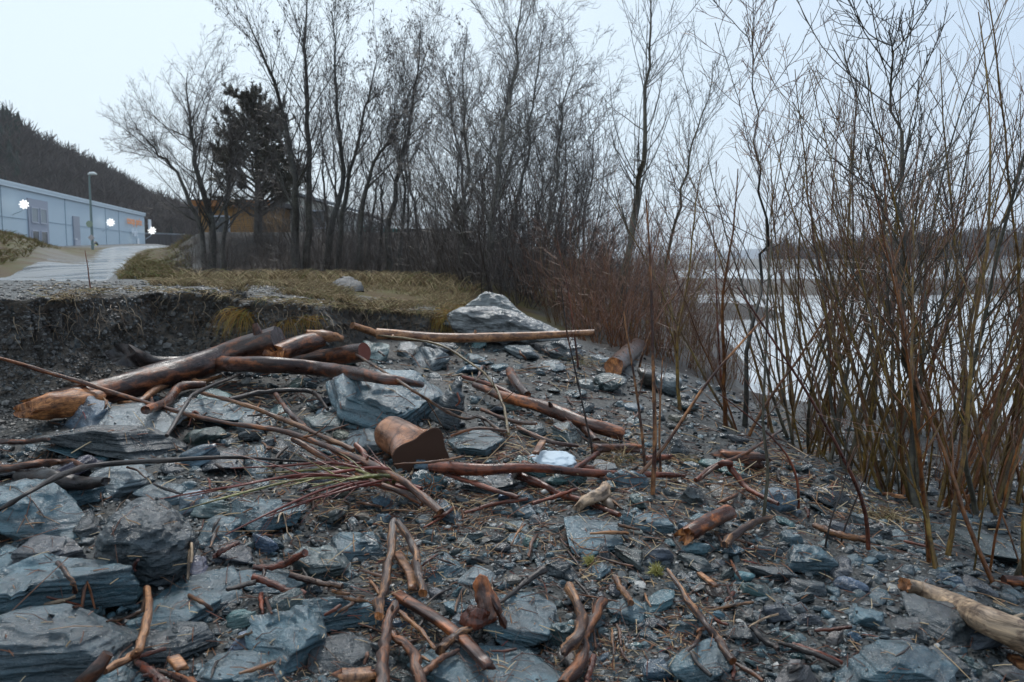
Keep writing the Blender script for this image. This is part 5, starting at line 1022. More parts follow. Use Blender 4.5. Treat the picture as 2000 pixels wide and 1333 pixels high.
# --- stump
def stump():
    rng = np.random.default_rng(3)
    g, _, _ = hit(790, 905); D = np.linalg.norm(g-EY)
    def at(px, py, dd): d = ray(px, py); return EY+d/np.linalg.norm(d)*(D+dd)
    P = np.array([at(752, 840, .30), at(768, 850, .22), at(790, 862, .12), at(808, 874, .02), at(822, 884, -.07), at(830, 890, -.15)])
    P = resample(P, 22); s = F/D; R = np.interp(np.linspace(0, 1, 22), [0, .06, .16, .5, .66, .85, 1], [.55, .84, .95, 1.0, .98, 1.02, 1.08])*38/s
    base = P.mean(0); base[2] = g[2]; P = P-base; n, k = 22, 56
    T = nrm(np.gradient(P, axis=0)); U = nrm(np.cross(np.tile([0, 0, 1.], (n, 1)), T)); B = np.cross(U, T)*-1; B = np.where(B[:, 2:3] < 0, -B, B)
    th = np.arange(k)*6.28318/k; u = np.linspace(0, 1, n)
    V = np.zeros((n, k, 3))
    def lobe(a0, wdt, amp): dd = (th-a0+math.pi) % (2*math.pi)-math.pi; return amp*np.exp(-(dd/wdt)**2)
    for i in range(n):
        fl = sst(.5, 1, u[i]); e1 = sst(.35, .75, u[i])
        sgn = 1 if U[i][0] > 0 else -1
        f = 1+fl*(lobe(1.05, .42, .42)+lobe(-.5, .5, .25)+lobe(-2.2, .7, .3))+e1*lobe(math.pi*.98, .62, .45)-fl*lobe(2.2, .45, .12)
        f = f*(1+.05*fbm(np.stack([np.cos(th)*1.5, np.sin(th)*1.5, th*0+u[i]*2], -1), 3, 8))
        V[i] = P[i]+R[i]*f[:, None]*(np.cos(th)[:, None]*U[i]*sgn+np.sin(th)[:, None]*B[i])
    A = np.stack([np.cos(th)[None]*R[:, None], np.sin(th)[None]*R[:, None], np.broadcast_to((u*.3)[:, None], (n, k))], -1)
    i = np.arange(n*k).reshape(n, k); Q = np.stack([i[:-1], np.roll(i[:-1], -1, 1), np.roll(i[1:], -1, 1), i[1:]], -1).reshape(-1, 4)
    o = empty('sawn_stump', base, 'smooth orange-brown sawn stump with flared roots and a dark cut face', 'stump')
    c0 = V[0].mean(0)-T[0]*R[0]*.25; tri = np.stack([np.roll(np.arange(k), -1), np.arange(k), np.full(k, n*k)], -1)
    obj('body', mesh('body', np.concatenate([V.reshape(-1, 3), [c0]]), [Q, tri], True, {'tc': ('FLOAT_VECTOR', np.concatenate([A.reshape(-1, 3), [[0, 0, 0]]]))}), M_stump, o)
    ring = V[-1]+T[-1]*.002; c1 = ring.mean(0); mid = c1+(ring-c1)*.97+T[-1]*.004; cv = np.concatenate([ring, mid, [c1]]); a = np.arange(k); b = np.roll(a, -1)
    obj('cut_face', mesh('cut_face', cv, [np.stack([a, b, b+k, a+k], -1), np.stack([a+k, b+k, np.full(k, 2*k)], -1)], False), M_cutdark, o)
stump()
# --- middle and right
log('driftwood_branch', 'thick red branch lying right of the stump with long forked arms', [(842, 912), (930, 918), (1040, 914), (1165, 925), (1300, 928), (1338, 930)], [24, 25, 17, 15, 11, 5], M_red, [.04]*6, (None, None), (.3, .3), .1, 14, 26, True, forks=(([(985, 920), (1060, 953), (1130, 978), (1210, 1006)], [18, 14, 12, 9]), ([(990, 905), (1075, 894), (1122, 910), (1160, 914)], [12, 12, 11, 8]), ([(1000, 922), (1040, 940), (1068, 952)], [16, 15, 10])))
log('driftwood_log', 'long peeled log with a red streak ending in a split fork at right', [(925, 752), (985, 775), (1060, 795), (1140, 826), (1218, 850)], [10, 20, 26, 26, 26], M_bark, [.04]*5, (None, M_cutdark), (.3, .3), .14, 18, 24, 'log', knots=1)
log('driftwood_branch', 'thin grey bark strip alongside the long peeled log', [(1085, 805), (1130, 828), (1165, 862)], [12, 14, 14], M_log, [.03]*3, rough=.2, ends=(.6, .6))
def plank(label, path, wpx, hpx, mat, name='wood_block', lift=.03, cat='driftwood', rough=.08, taper=1.0):
    rng = np.random.default_rng(int(path[0][0]+path[0][1])); P, R = lay(path, hpx, [lift]*len(path), 12, 'log'); base = P.mean(0).copy(); base[2] = P[:, 2].min()-R.max(); P = P-base
    T = nrm(np.gradient(P, axis=0)); U = nrm(np.cross(T, np.tile([0, 0, 1.], (12, 1)))); B = np.cross(U, T); k = 20; th = np.arange(k)*6.28318/k
    sq = 1/np.maximum(np.abs(np.cos(th)), np.abs(np.sin(th))); ar = wpx/hpx; tp = np.linspace(1, taper, 12)
    fx = 1+rough*fbm(np.stack([np.tile(np.cos(th)*2, (12, 1)), np.tile(np.sin(th)*2, (12, 1)), np.repeat(np.linspace(0, 3, 12)[:, None], k, 1)], -1), 3, 6)
    rr = (R*tp)[:, None]*fx*sq[None]*.8; V = P[:, None]+rr[..., None]*(ar*np.cos(th)[None, :, None]*U[:, None]+np.sin(th)[None, :, None]*B[:, None])
    for e, sg in ((0, -1), (11, 1)): V[e] += sg*T[e]*(fbm(np.stack([np.cos(th)*3, np.sin(th)*3, th*0+e], -1), 3, 2)*R[e]*.8)[:, None]
    A = np.stack([np.broadcast_to(np.cos(th), (12, k))*R[:, None], np.broadcast_to(np.sin(th), (12, k))*R[:, None], np.repeat(np.linspace(0, .4, 12)[:, None], k, 1)], -1)
    i = np.arange(12*k).reshape(12, k); Q = np.stack([i[:-1], np.roll(i[:-1], -1, 1), np.roll(i[1:], -1, 1), i[1:]], -1).reshape(-1, 4)
    v = np.concatenate([V.reshape(-1, 3), [V[0].mean(0), V[-1].mean(0)]]); a = np.arange(k); b = np.roll(a, -1); t1 = np.stack([b, a, np.full(k, 12*k)], -1); t2 = np.stack([a+11*k, b+11*k, np.full(k, 12*k+1)], -1)
    o = obj(name, mesh(name, v, [Q, t1, t2], True, {'tc': ('FLOAT_VECTOR', np.concatenate([A.reshape(-1, 3), [[0, 0, 0], [0, 0, .4]]]))}), mat, None, base); tag(o, label, cat); return o
plank('square brown plank end under the split fork of the peeled log', [(1162, 876), (1245, 876)], 26, 20, M_bark, 'plank')
plank('dark brown wood block lying below the leftmost willow stems', [(1404, 893), (1488, 900)], 34, 34, M_bark)
plank('long brown split plank slanting down in front of the stump chunk', [(772, 1160), (850, 1208), (905, 1250), (955, 1302)], 28, 16, M_bark, 'plank', .04)
plank('short brown board lying behind the upright sticks', [(776, 1080), (800, 1120), (806, 1150)], 20, 10, M_orange, 'plank', .03)
plank('orange wood chip standing left of the white plastic bag', [(1046, 886), (1060, 862)], 16, 8, M_orange, 'wood_chip', .05)
plank('orange bark chip in the open gravel behind the half-peeled stick', [(1366, 1120), (1398, 1145)], 13, 7, M_orange, 'wood_chip', .01)
plank('orange wood chip lying at the foot of the dense olive willows', [(1728, 968), (1762, 974)], 12, 8, M_orange, 'wood_chip', .01)
plank('reddish board end right of the dark blue angular rock foot', [(1262, 896), (1308, 892)], 18, 12, M_red, 'plank', .02)
plank('pale split chip cut off by the lower right frame edge', [(1978, 1282), (2012, 1318)], 22, 12, M_orange, 'wood_chip', .02)
plank('pale rounded wood lump at the bottom edge left of centre', [(662, 1326), (728, 1322)], 40, 34, M_orange, 'wood_lump', .03)
plank('tan bark chip right of the red stick at the bottom left', [(338, 1284), (356, 1306)], 26, 10, M_orange, 'wood_chip', .03)
# root chunk
def chunk():
    rng = np.random.default_rng(8); p, _, _ = hit(945, 1222); D = np.linalg.norm(p-EY); s = D/F
    o = empty('stump_chunk', p, 'reddish-brown splintered stump chunk with an upright grained top', 'stump')
    def lump(nm, c, dm, tilt, mat, seed):
        X, f = stone_mesh((dm[0]*s, dm[1]*s, dm[2]*s), seed, 'block', 4); Rm = np.array(Matrix.Rotation(tilt[0], 3, 'X') @ Matrix.Rotation(tilt[1], 3, 'Y')); A = X.copy(); X = X@Rm.T+np.array(c)*s
        obj(nm, mesh(nm, X, f, True, {'tc': ('FLOAT_VECTOR', A)}), mat, o)
    lump('root_base', (-8, 0, 22), (70, 50, 44), (.1, .1), M_red, 11); lump('grained_top', (4, 12, 52), (42, 24, 84), (-.25, -.3), M_bark, 12); lump('splinter', (26, -6, 28), (16, 16, 78), (.2, -.35), M_bark, 13)
chunk()
log('driftwood_log', 'short weathered log half buried upright in the upper beach gravel', [(995, 724), (1008, 748), (1030, 772)], [17, 18, 15], M_log, [.03]*3, (None, None), (.2, .3), .15)
log('driftwood_log', 'small log with curled roots at its left foot, on the mid shore', [(1340, 1046), (1362, 1032), (1395, 1014), (1425, 1001)], [30, 30, 30, 28], M_bark, [.03]*4, (M_raw, None), (1.0, 0), .12, 18, 16, 'log', twigs=6)
log('driftwood_stick', 'pinkish stick pointing up right beside the root-footed log', [(1414, 1066), (1456, 1030), (1504, 1011)], [16, 13, 9], M_mixed, [.03, .05, .05])
log('driftwood_stick', 'straight orange peeled stick ending at the red-footed sapling', [(1590, 1026), (1640, 1044), (1692, 1056)], [9, 12, 12], M_orange, [.02]*3)
log('driftwood_log', 'thick pale weathered log entering from the right frame edge', [(1766, 1142), (1810, 1158), (1880, 1190), (1950, 1222), (2030, 1262)], [22, 31, 40, 46, 52], M_pale, [.03]*5, (M_raw, None), (.8, 0), .08, 22, 24, 'log')
log('driftwood_log', 'dark broken log end facing the beach at the thicket edge', [(1200, 722), (1218, 702), (1245, 680)], [36, 34, 30], M_log, [.03]*3, (M_raw, None), (.5, 0), .14, 18, 12, 'log')
log('driftwood_root', 'pale knobbly root knot in front of the red branch', [(1128, 992), (1150, 978), (1172, 968), (1184, 946)], [14, 22, 26, 14], M_pale, [.03]*4, ends=(.8, .6), rough=.5, k=20, forks=(([(1172, 972), (1190, 985), (1198, 998)], [18, 14, 6]), ([(1140, 982), (1132, 998)], [14, 8])))
G2 = 'sticks standing and lying in the centre foreground'
log('driftwood_stick', 'dark upright stick with a bright peeled band, leftmost of the centre sticks', [(770, 1018), (762, 1080), (756, 1140), (740, 1204)], [12, 16, 17, 16], M_mixed, [.09, .07, .05, .04], (None, M_raw), (.3, .7), grp=G2)
log('driftwood_stick', 'orange-barked stick leaning right beside the upright dark stick', [(775, 1020), (796, 1070), (812, 1115), (826, 1160)], [13, 15, 15, 14], M_mixed, [.12, .09, .07, .05], (M_raw, M_raw), (.3, .2), grp=G2)
log('driftwood_stick', 'thick brown stick running down to the bottom edge, lower centre', [(768, 1180), (760, 1235), (750, 1285), (746, 1345)], [16, 20, 22, 24], M_bark, [.05]*4, grp=G2, knots=1)
log('driftwood_stick', 'curved brown stick right of the thick brown one at the bottom edge', [(766, 1238), (792, 1262), (812, 1295), (824, 1345)], [13, 17, 19, 20], M_bark, [.04]*4, grp=G2)
log('driftwood_stick', 'pale thin stick slanting right, above the long brown plank', [(775, 1190), (815, 1228), (850, 1268)], [8, 9, 6], M_orange, [.03]*3, grp=G2)
log('driftwood_stick', 'dark bent stick with a pale split lying across the long plank', [(862, 1272), (886, 1248), (920, 1228)], [15, 16, 10], M_mixed, [.05]*3, grp=G2, knots=1)
log('driftwood_stick', 'slender brown stick in front of the long plank', [(824, 1318), (860, 1290), (896, 1270)], [12, 11, 8], M_bark, [.03]*3, grp=G2)
log('driftwood_stick', 'thick splintered stick with peeling bark right of the flat centre slab', [(1112, 1142), (1130, 1190), (1122, 1236), (1098, 1278)], [14, 20, 22, 18], M_mixed, [.03]*4, (None, None), (.4, 1.2), .18)
log('driftwood_stick', 'crooked red-brown stick running to the bottom edge', [(1178, 1176), (1164, 1218), (1142, 1246), (1140, 1285), (1098, 1340)], [17, 19, 16, 20, 24], M_bark, [.03]*5, n=22, ends=(.2, 0))
log('driftwood_stick', 'short orange stick lying behind the crooked red-brown stick', [(1202, 1128), (1216, 1152), (1232, 1178)], [10, 13, 11], M_orange, [.02]*3)
log('driftwood_stick', 'short dark red stick at the bottom edge right of the crooked one', [(1160, 1284), (1150, 1310), (1144, 1342)], [9, 11, 13], M_red, [.02]*3)
log('driftwood_stick', 'long half-peeled stick crossing the open gravel to the lower right', [(1300, 1112), (1345, 1180), (1378, 1216), (1405, 1250), (1432, 1292)], [9, 12, 13, 14, 15], M_mixed, [.03]*5, (None, M_raw), (0, 0), n=22)
log('driftwood_stick', 'pale forked stick in the lower left foreground', [(286, 1152), (291, 1215), (276, 1268), (262, 1284), (204, 1312)], [11, 14, 15, 15, 13], M_orange, [.06]*5, n=22, forks=(([(268, 1276), (266, 1300)], [12, 8]), ([(287, 1190), (240, 1210), (208, 1216)], [7, 5, 3])))
log('driftwood_twig', 'short brown crooked twig lying on the stepped slab', [(114, 1100), (132, 1120), (143, 1138), (146, 1158)], [9, 8, 8, 8], M_mixed, [.02]*4)
log('driftwood_stick', 'red-brown stick lying above the undercut block', [(494, 1126), (545, 1145), (596, 1166)], [12, 13, 11], M_red, [.03]*3)
log('driftwood_stick', 'black stick end left of the red-brown stick', [(444, 1152), (472, 1144), (500, 1138)], [7, 9, 10], M_black, [.03]*3)
log('driftwood_stick', 'mottled brown stick with a pale tip behind the undercut block', [(566, 1122), (620, 1138), (668, 1146)], [10, 12, 10], M_mixed, [.03]*3)
log('driftwood_stick', 'smooth red stick under the front of the flat slab', [(496, 1108), (550, 1104), (596, 1080)], [9, 13, 11], M_red, [.03]*3)
log('driftwood_stick', 'short red-brown stick between the flat slab and blocky stone', [(416, 1088), (440, 1074), (466, 1060)], [9, 9, 8], M_red, [.02]*3)
log('driftwood_branch', 'thick dark branch entering from the left above the split log', [(-20, 922), (60, 908), (120, 904), (166, 912)], [12, 13, 12, 9], M_bark, [.05]*4)
log('driftwood_branch', 'thin dark branch at the left edge beside the four-sided stone', [(-20, 862), (50, 864), (95, 858)], [8, 8, 6], M_log, [.04]*3)
log('driftwood_log', 'black split log with a pale streak at the left frame edge', [(36, 930), (100, 936), (160, 944), (206, 940)], [22, 28, 26, 14], M_black, [.05]*4, (None, None), (.7, .5), .16)
log('driftwood_branch', 'long thin dark branch sweeping from the left edge over the stones', [(-10, 1002), (60, 962), (130, 925), (210, 906), (330, 899), (460, 893), (600, 902)], [7, 8, 9, 9, 8, 7, 4], M_black, [.06, .08, .1, .1, .1, .09, .06], settle=False, n=26, rough=.05)
log('driftwood_branch', 'long red-brown pole from the left edge to the pale root tangle', [(-10, 698), (120, 736), (280, 785), (430, 824), (560, 846), (680, 890), (780, 938), (860, 1000)], [6, 7, 8, 9, 10, 13, 15, 17], M_bark, [.25, .25, .22, .18, .14, .12, .1, .03], settle=False, n=34, rough=.05, twigs=4)
log('driftwood_branch', 'orange peeled branch running beside the long red-brown pole', [(392, 768), (470, 790), (545, 818), (640, 858), (690, 880)], [7, 8, 9, 10, 10], M_orange, [.1, .11, .11, .1, .08], settle=False, n=22, rough=.06)
log('driftwood_branch', 'thick brown branch in front of the stump, below the long pole', [(572, 858), (640, 900), (720, 938), (790, 962), (825, 985)], [12, 13, 14, 12, 9], M_bark, [.06]*5, n=22, rough=.07)
log('driftwood_branch', 'dark wavy branch lying across the slabs left of the stump', [(448, 782), (500, 770), (570, 762), (612, 768), (640, 800)], [8, 10, 8, 8, 6], M_black, [.05]*5, n=20)
log('driftwood_branch', 'mottled stick slanting down between slabs left of the stump', [(538, 768), (560, 800), (580, 822), (600, 838)], [8, 10, 12, 10], M_log, [.05]*4)
log('driftwood_stick', 'red peeled stick end left of the stump cut face', [(694, 868), (712, 888), (714, 912)], [9, 12, 15], M_red, [.04]*3)
log('driftwood_twig', 'light twig lying in front of the stump cut face', [(770, 908), (850, 902), (905, 892)], [3, 5, 5], M_orange, [.22, .2, .03], settle=False)
log('driftwood_stick', 'black stick lying on the flat centre slab', [(974, 1180), (1010, 1152), (1064, 1112)], [6, 8, 13], M_black, [.02, .05, .05])
log('driftwood_stick', 'gray pointed stake rising from the bottom left edge', [(152, 1350), (186, 1312), (212, 1276)], [30, 26, 18], M_log, [.05, .08, .1], settle=False)
log('driftwood_stick', 'glossy red stick at the bottom left edge', [(272, 1294), (300, 1316), (330, 1345)], [13, 16, 18], M_red, [.04]*3)
log('driftwood_stick', 'brown stick end right of the glossy red stick', [(310, 1310), (350, 1322), (390, 1345)], [10, 13, 15], M_bark, [.03]*3)
log('driftwood_branch', 'bent red branch arching over the mid shore with a knotted elbow', [(1362, 938), (1395, 912), (1420, 905), (1432, 918), (1458, 952), (1520, 985)], [8, 10, 13, 13, 10, 7], M_red, [.03, .07, .09, .07, .04, .02], settle=False, n=24)
log('driftwood_branch', 'thin olive branch running up right from the bent red branch', [(1362, 938), (1400, 910), (1455, 885), (1525, 842)], [6, 7, 6, 4], M_bark, [.02, .08, .14, .25], settle=False)
log('driftwood_branch', 'dark branch lying behind the open-gravel stone pair', [(1465, 1225), (1500, 1258), (1520, 1268)], [8, 12, 7], M_black, [.02]*3)
log('driftwood_stick', 'dark purple stick running off toward the lower right', [(1524, 1256), (1580, 1272), (1640, 1300)], [8, 11, 9], M_black, [.02]*3)
log('driftwood_stick', 'thin straight red stick left of the pointed slab', [(1590, 1232), (1630, 1228), (1664, 1224)], [6, 8, 6], M_red, [.02]*3)
log('driftwood_stick', 'dark stick below the thin straight red one', [(1550, 1260), (1600, 1275), (1645, 1295)], [8, 9, 7], M_red, [.02]*3)
log('driftwood_stick', 'brown stick lying beneath the near willow', [(1960, 1134), (1990, 1136), (2030, 1136)], [16, 18, 20], M_bark, [.02]*3)
M_whip2 = wood_mat('olive_branch', (.08, .055, .025), (.2, .16, .08), (.1, .06, .03), .5, (.3, .5))
log('driftwood_branch', 'long thin branch lying along the top of the beach to the green wand', [(735, 655), (850, 672), (920, 712), (955, 742), (980, 790), (993, 848)], [4, 4, 4, 5, 5, 6], M_whip2, [.1, .12, .14, .12, .08, .02], settle=False, n=24, twigs=5)
log('driftwood_twig', 'thin dark rod from the pile sloping right past the tilted slab', [(690, 690), (780, 745), (850, 790), (905, 818), (940, 815), (985, 850)], [4, 5, 6, 6, 7, 7], M_mixed, [.12, .12, .12, .1, .06, .02], settle=False, n=24, twigs=4)
for _lb, _p, _t in (('smooth red stick crossing under the thick red forked branch', [(868, 926), (940, 948), (1012, 972)], [8, 10, 8]), ('short red peeled stick standing up right of the plastic bag', [(1118, 918), (1142, 902), (1168, 886)], [9, 10, 8]), ('thin red stick between the root knot and the forked branch', [(1040, 985), (1090, 968), (1128, 955)], [6, 8, 6]), ('dark red stick left of the pale root knot, pointing at the stump', [(905, 1002), (960, 985), (1030, 975)], [6, 8, 7]), ('orange-brown stick lying in front of the long peeled log', [(1010, 835), (1070, 862), (1130, 872)], [7, 9, 7]), ('dark twig lying between the stump and the upright pointed slate', [(880, 852), (930, 838), (990, 842)], [5, 6, 5]), ('brown stick lying right of the pointed slate below the thin rod', [(940, 800), (1000, 822), (1048, 828)], [7, 9, 6]), ('reddish stick on the upper beach behind the long peeled log', [(905, 735), (960, 752), (1020, 778)], [7, 9, 7])):
    log('driftwood_stick', _lb, _p, _t, M_red if 'red' in _lb else M_bark, [.03]*3, n=12, k=10, ends=(.4, .4))
# hand of red-green willow whips lying over the slabs
def whips():
    rng = np.random.default_rng(12); e, _, _ = hit(828, 965); base = e.copy()
    o = empty('uprooted_willow', base, 'uprooted young willow with red and green whips spread left over the slabs', 'shrub')
    k = 0
    for (tx, ty, gy_, th) in ((350, 998, 935, 4), (440, 1045, 950, 4), (312, 975, 930, 4), (560, 935, 918, 5), (610, 950, 930, 6), (450, 915, 905, 4), (520, 1010, 945, 4), (640, 912, 915, 6), (680, 935, 932, 7), (575, 985, 945, 4), (360, 972, 926, 3), (610, 905, 905, 4), (500, 925, 915, 4), (545, 1000, 950, 3)):
        mx_ = (tx+828)/2+20; P, R = lay([(830-rng.uniform(0, 14), 962+rng.uniform(-8, 8)), (770, 944+rng.uniform(-10, 6)), (mx_, gy_), ((mx_+tx)/2, (gy_*1.0+ty)/2+rng.uniform(-6, 2)), (tx, ty)], [th+3, th+2, th+1.5, th+.5, th*.5], [.02, .07, .12, .12, .1], 20, False)
        R = np.maximum(R, .0012); A, Ar = kids(rng, P[None], R[None], 4, .35, .95, .12, .3, .4, -.05, 5, .12, .6, .001)
        v, q, a = joinvf([tubes((P-base)[None], R[None], 6), tubes(A-base, Ar, 4)])
        obj('whip', mesh('whip', v, q, True, {'tc': ('FLOAT_VECTOR', a)}), (M_redwhip if k % 4 else M_whip), o); k += 1
    n = 60; s = np.zeros((n, 6, 3)); d = nrm(rng.normal(size=(n, 3))+[.4, -.2, -.1]); s[:, 0] = rng.normal(size=(n, 3))*.02+[0, 0, .03]
    for j in range(1, 6): d = nrm(d+rng.normal(size=(n, 3))*.35+[0, 0, -.12]); s[:, j] = s[:, j-1]+d*rng.uniform(.015, .05, (n, 1))
    v, q, a = tubes(s, np.tile(np.linspace(.004, .001, 6), (n, 1)), 5); obj('roots', mesh('roots', v, q, True, {'tc': ('FLOAT_VECTOR', a)}), M_orange, o)
M_redwhip = twig_mat('dark_red_whip', (.10, .018, .014), (.16, .035, .022), None, .3)
M_whip = wood_mat('green_whip', (.12, .13, .03), (.3, .3, .12), (.12, .06, .03), .5, (.3, .5))
whips()
# plastic bag
def bag():
    p, _, _ = hit(1078, 908); D = np.linalg.norm(p-EY); s = D/F; d, f = ICO[5]; rng = np.random.default_rng(2)
    X = d*np.array([50, 60, 19])*s; X = X+nrm(X)*((np.abs(fbm(d*1.7, 3, 5))*-.3+.045*fbm(d*7, 3, 8))[:, None]*30*s); X[:, 2] = np.maximum(X[:, 2], -6*s)
    m, N, L, B = newmat('wet_white_plastic'); B.inputs['Base Color'].default_value = (.46, .55, .62, 1); B.inputs['Roughness'].default_value = .6; B.inputs['Specular IOR Level'].default_value = .25
    tag(obj('plastic_bag', mesh('plastic_bag', X, f, True), m, None, p+np.array([0, 0, 6*s])), 'crumpled white plastic bag behind the red forked branch', 'bag')
bag()
# --- many small loose sticks, each a thing
rng = np.random.default_rng(99); WM = [(M_bark, 'brown'), (M_red, 'dark red'), (M_orange, 'orange peeled'), (M_black, 'blackish'), (M_mixed, 'half-peeled'), (M_pale, 'pale')]
n = 0
while n < 150:
    px = rng.uniform(0, 2000); py = rng.uniform(680, 1325)
    if not inbeach(px, py): continue
    if rng.uniform() > (.9 if 500 < px < 1500 else .35): continue
    L = rng.uniform(26, 80)*np.interp(py, [680, 1333], [.6, 1.3]); a = rng.uniform(0, 3.14159); dx, dy = math.cos(a)*L/2, math.sin(a)*L/2*.55
    mi = int(rng.choice(6, p=[.28, .16, .13, .2, .17, .06])); th = rng.uniform(3, 7.5)*np.interp(py, [680, 1333], [.7, 1.3])
    sz = 'short' if L < 42 else 'medium-length' if L < 62 else 'long'
    log('driftwood_stick', uniq(f'{sz} {WM[mi][1]} stick lying', px, py), [(px-dx, py-dy), (px+rng.normal()*3, py+rng.normal()*2), (px+dx, py+dy)], [th*.8, th, th*.6], WM[mi][0], [.012]*3, grp='small loose sticks on the shore', k=8, n=9, ends=(.4, .4), seed=9000+n); n += 1
# ================================================================== gravel (stuff)
def gravel():
    rng = np.random.default_rng(31); d2, f2 = ICO[1]; n = 25000; PX = rng.uniform(-200, 2200, n*2); PY = 640+(1400-640)*rng.uniform(0, 1, n*2)**.85
    keep = ingrav(PX, PY+12); PX, PY = PX[keep][:n], PY[keep][:n]
    C, S_ = [], []
    pz = rng.lognormal(math.log(6.0), .5, len(PX))
    for a, b, z in zip(PX, PY, pz):
        p, nn, st = hit(a, b)
        if st and (rng.uniform() > .05 or nn.z < .75): continue
        if nn.z < .5 or p[2] < -.7: continue
        C.append(p); S_.append(min(max(z, 2.5), 22)/F*np.linalg.norm(p-EY)*(.6 if st else 1))
    C = np.array(C); S_ = np.clip(np.array(S_), .004, .05); m = len(C)
    sc = S_[:, None]*rng.uniform(.6, 1.2, (m, 3))*np.array([1, 1, .6])*.5; a = rng.uniform(0, 6.283, m); ca, sa = np.cos(a), np.sin(a)
    L = d2[None]*rng.uniform(.72, 1.18, (m, len(d2), 1))*sc[:, None]; tl = rng.normal(size=(m, 2))*.35
    X = L[..., 0]*ca[:, None]-L[..., 1]*sa[:, None]; Y = L[..., 0]*sa[:, None]+L[..., 1]*ca[:, None]; Z = L[..., 2]+X*tl[:, :1]+Y*tl[:, 1:]
    V = np.stack([X, Y, Z], -1)+C[:, None]+np.array([0, 0, 1])*(sc[:, 2]*.35)[:, None, None]
    Fc = (f2[None]+(np.arange(m)*len(d2))[:, None, None]).reshape(-1, 3)
    mt = island_mat('gravel_stones', [(0, (.014, .017, .019)), (.35, (.036, .046, .051)), (.62, (.075, .095, .104)), (.80, (.06, .053, .046)), (.9, (.18, .2, .205)), (.98, (.4, .39, .37)), (1, (.2, .11, .07))], .38, 1)
    tag(obj('gravel', mesh('gravel', V.reshape(-1, 3), Fc, False), mt), 'wet slate gravel and pebbles covering the shore', 'gravel', kind='stuff')
gravel()
# bank-top gravel
def topgravel():
    rng = np.random.default_rng(33); d2, f2 = ICO[1]; n = 15000; PX = rng.uniform(-100, 640, n); PY = rng.uniform(538, 880, n); C, S_ = [], []
    for a, b in zip(PX, PY):
        p, nn, st = hit(a, b)
        if st or (nn.z < .7 and rng.uniform() > .5) or p[1] > 18 or inbeach(a, b): continue
        C.append(p); S_.append(rng.lognormal(math.log(5.0), .5)/F*np.linalg.norm(p-EY))
    C = np.array(C); S_ = np.clip(S_, .008, .09); m = len(C); L = d2[None]*rng.uniform(.7, 1.2, (m, len(d2), 1))*(S_[:, None]*rng.uniform(.6, 1.2, (m, 3))*np.array([.5, .5, .36]))[:, None]
    V = L+C[:, None]; Fc = (f2[None]+(np.arange(m)*len(d2))[:, None, None]).reshape(-1, 3)
    tag(obj('gravel', mesh('gravel', V.reshape(-1, 3), Fc, False), island_mat('bank_pebbles', [(0, (.04, .038, .035)), (.5, (.10, .094, .087)), (.88, (.15, .145, .136)), (1, (.22, .22, .21))], .5, 1)), 'loose gravel on the lip of the earth bank', 'gravel', kind='stuff')
topgravel()
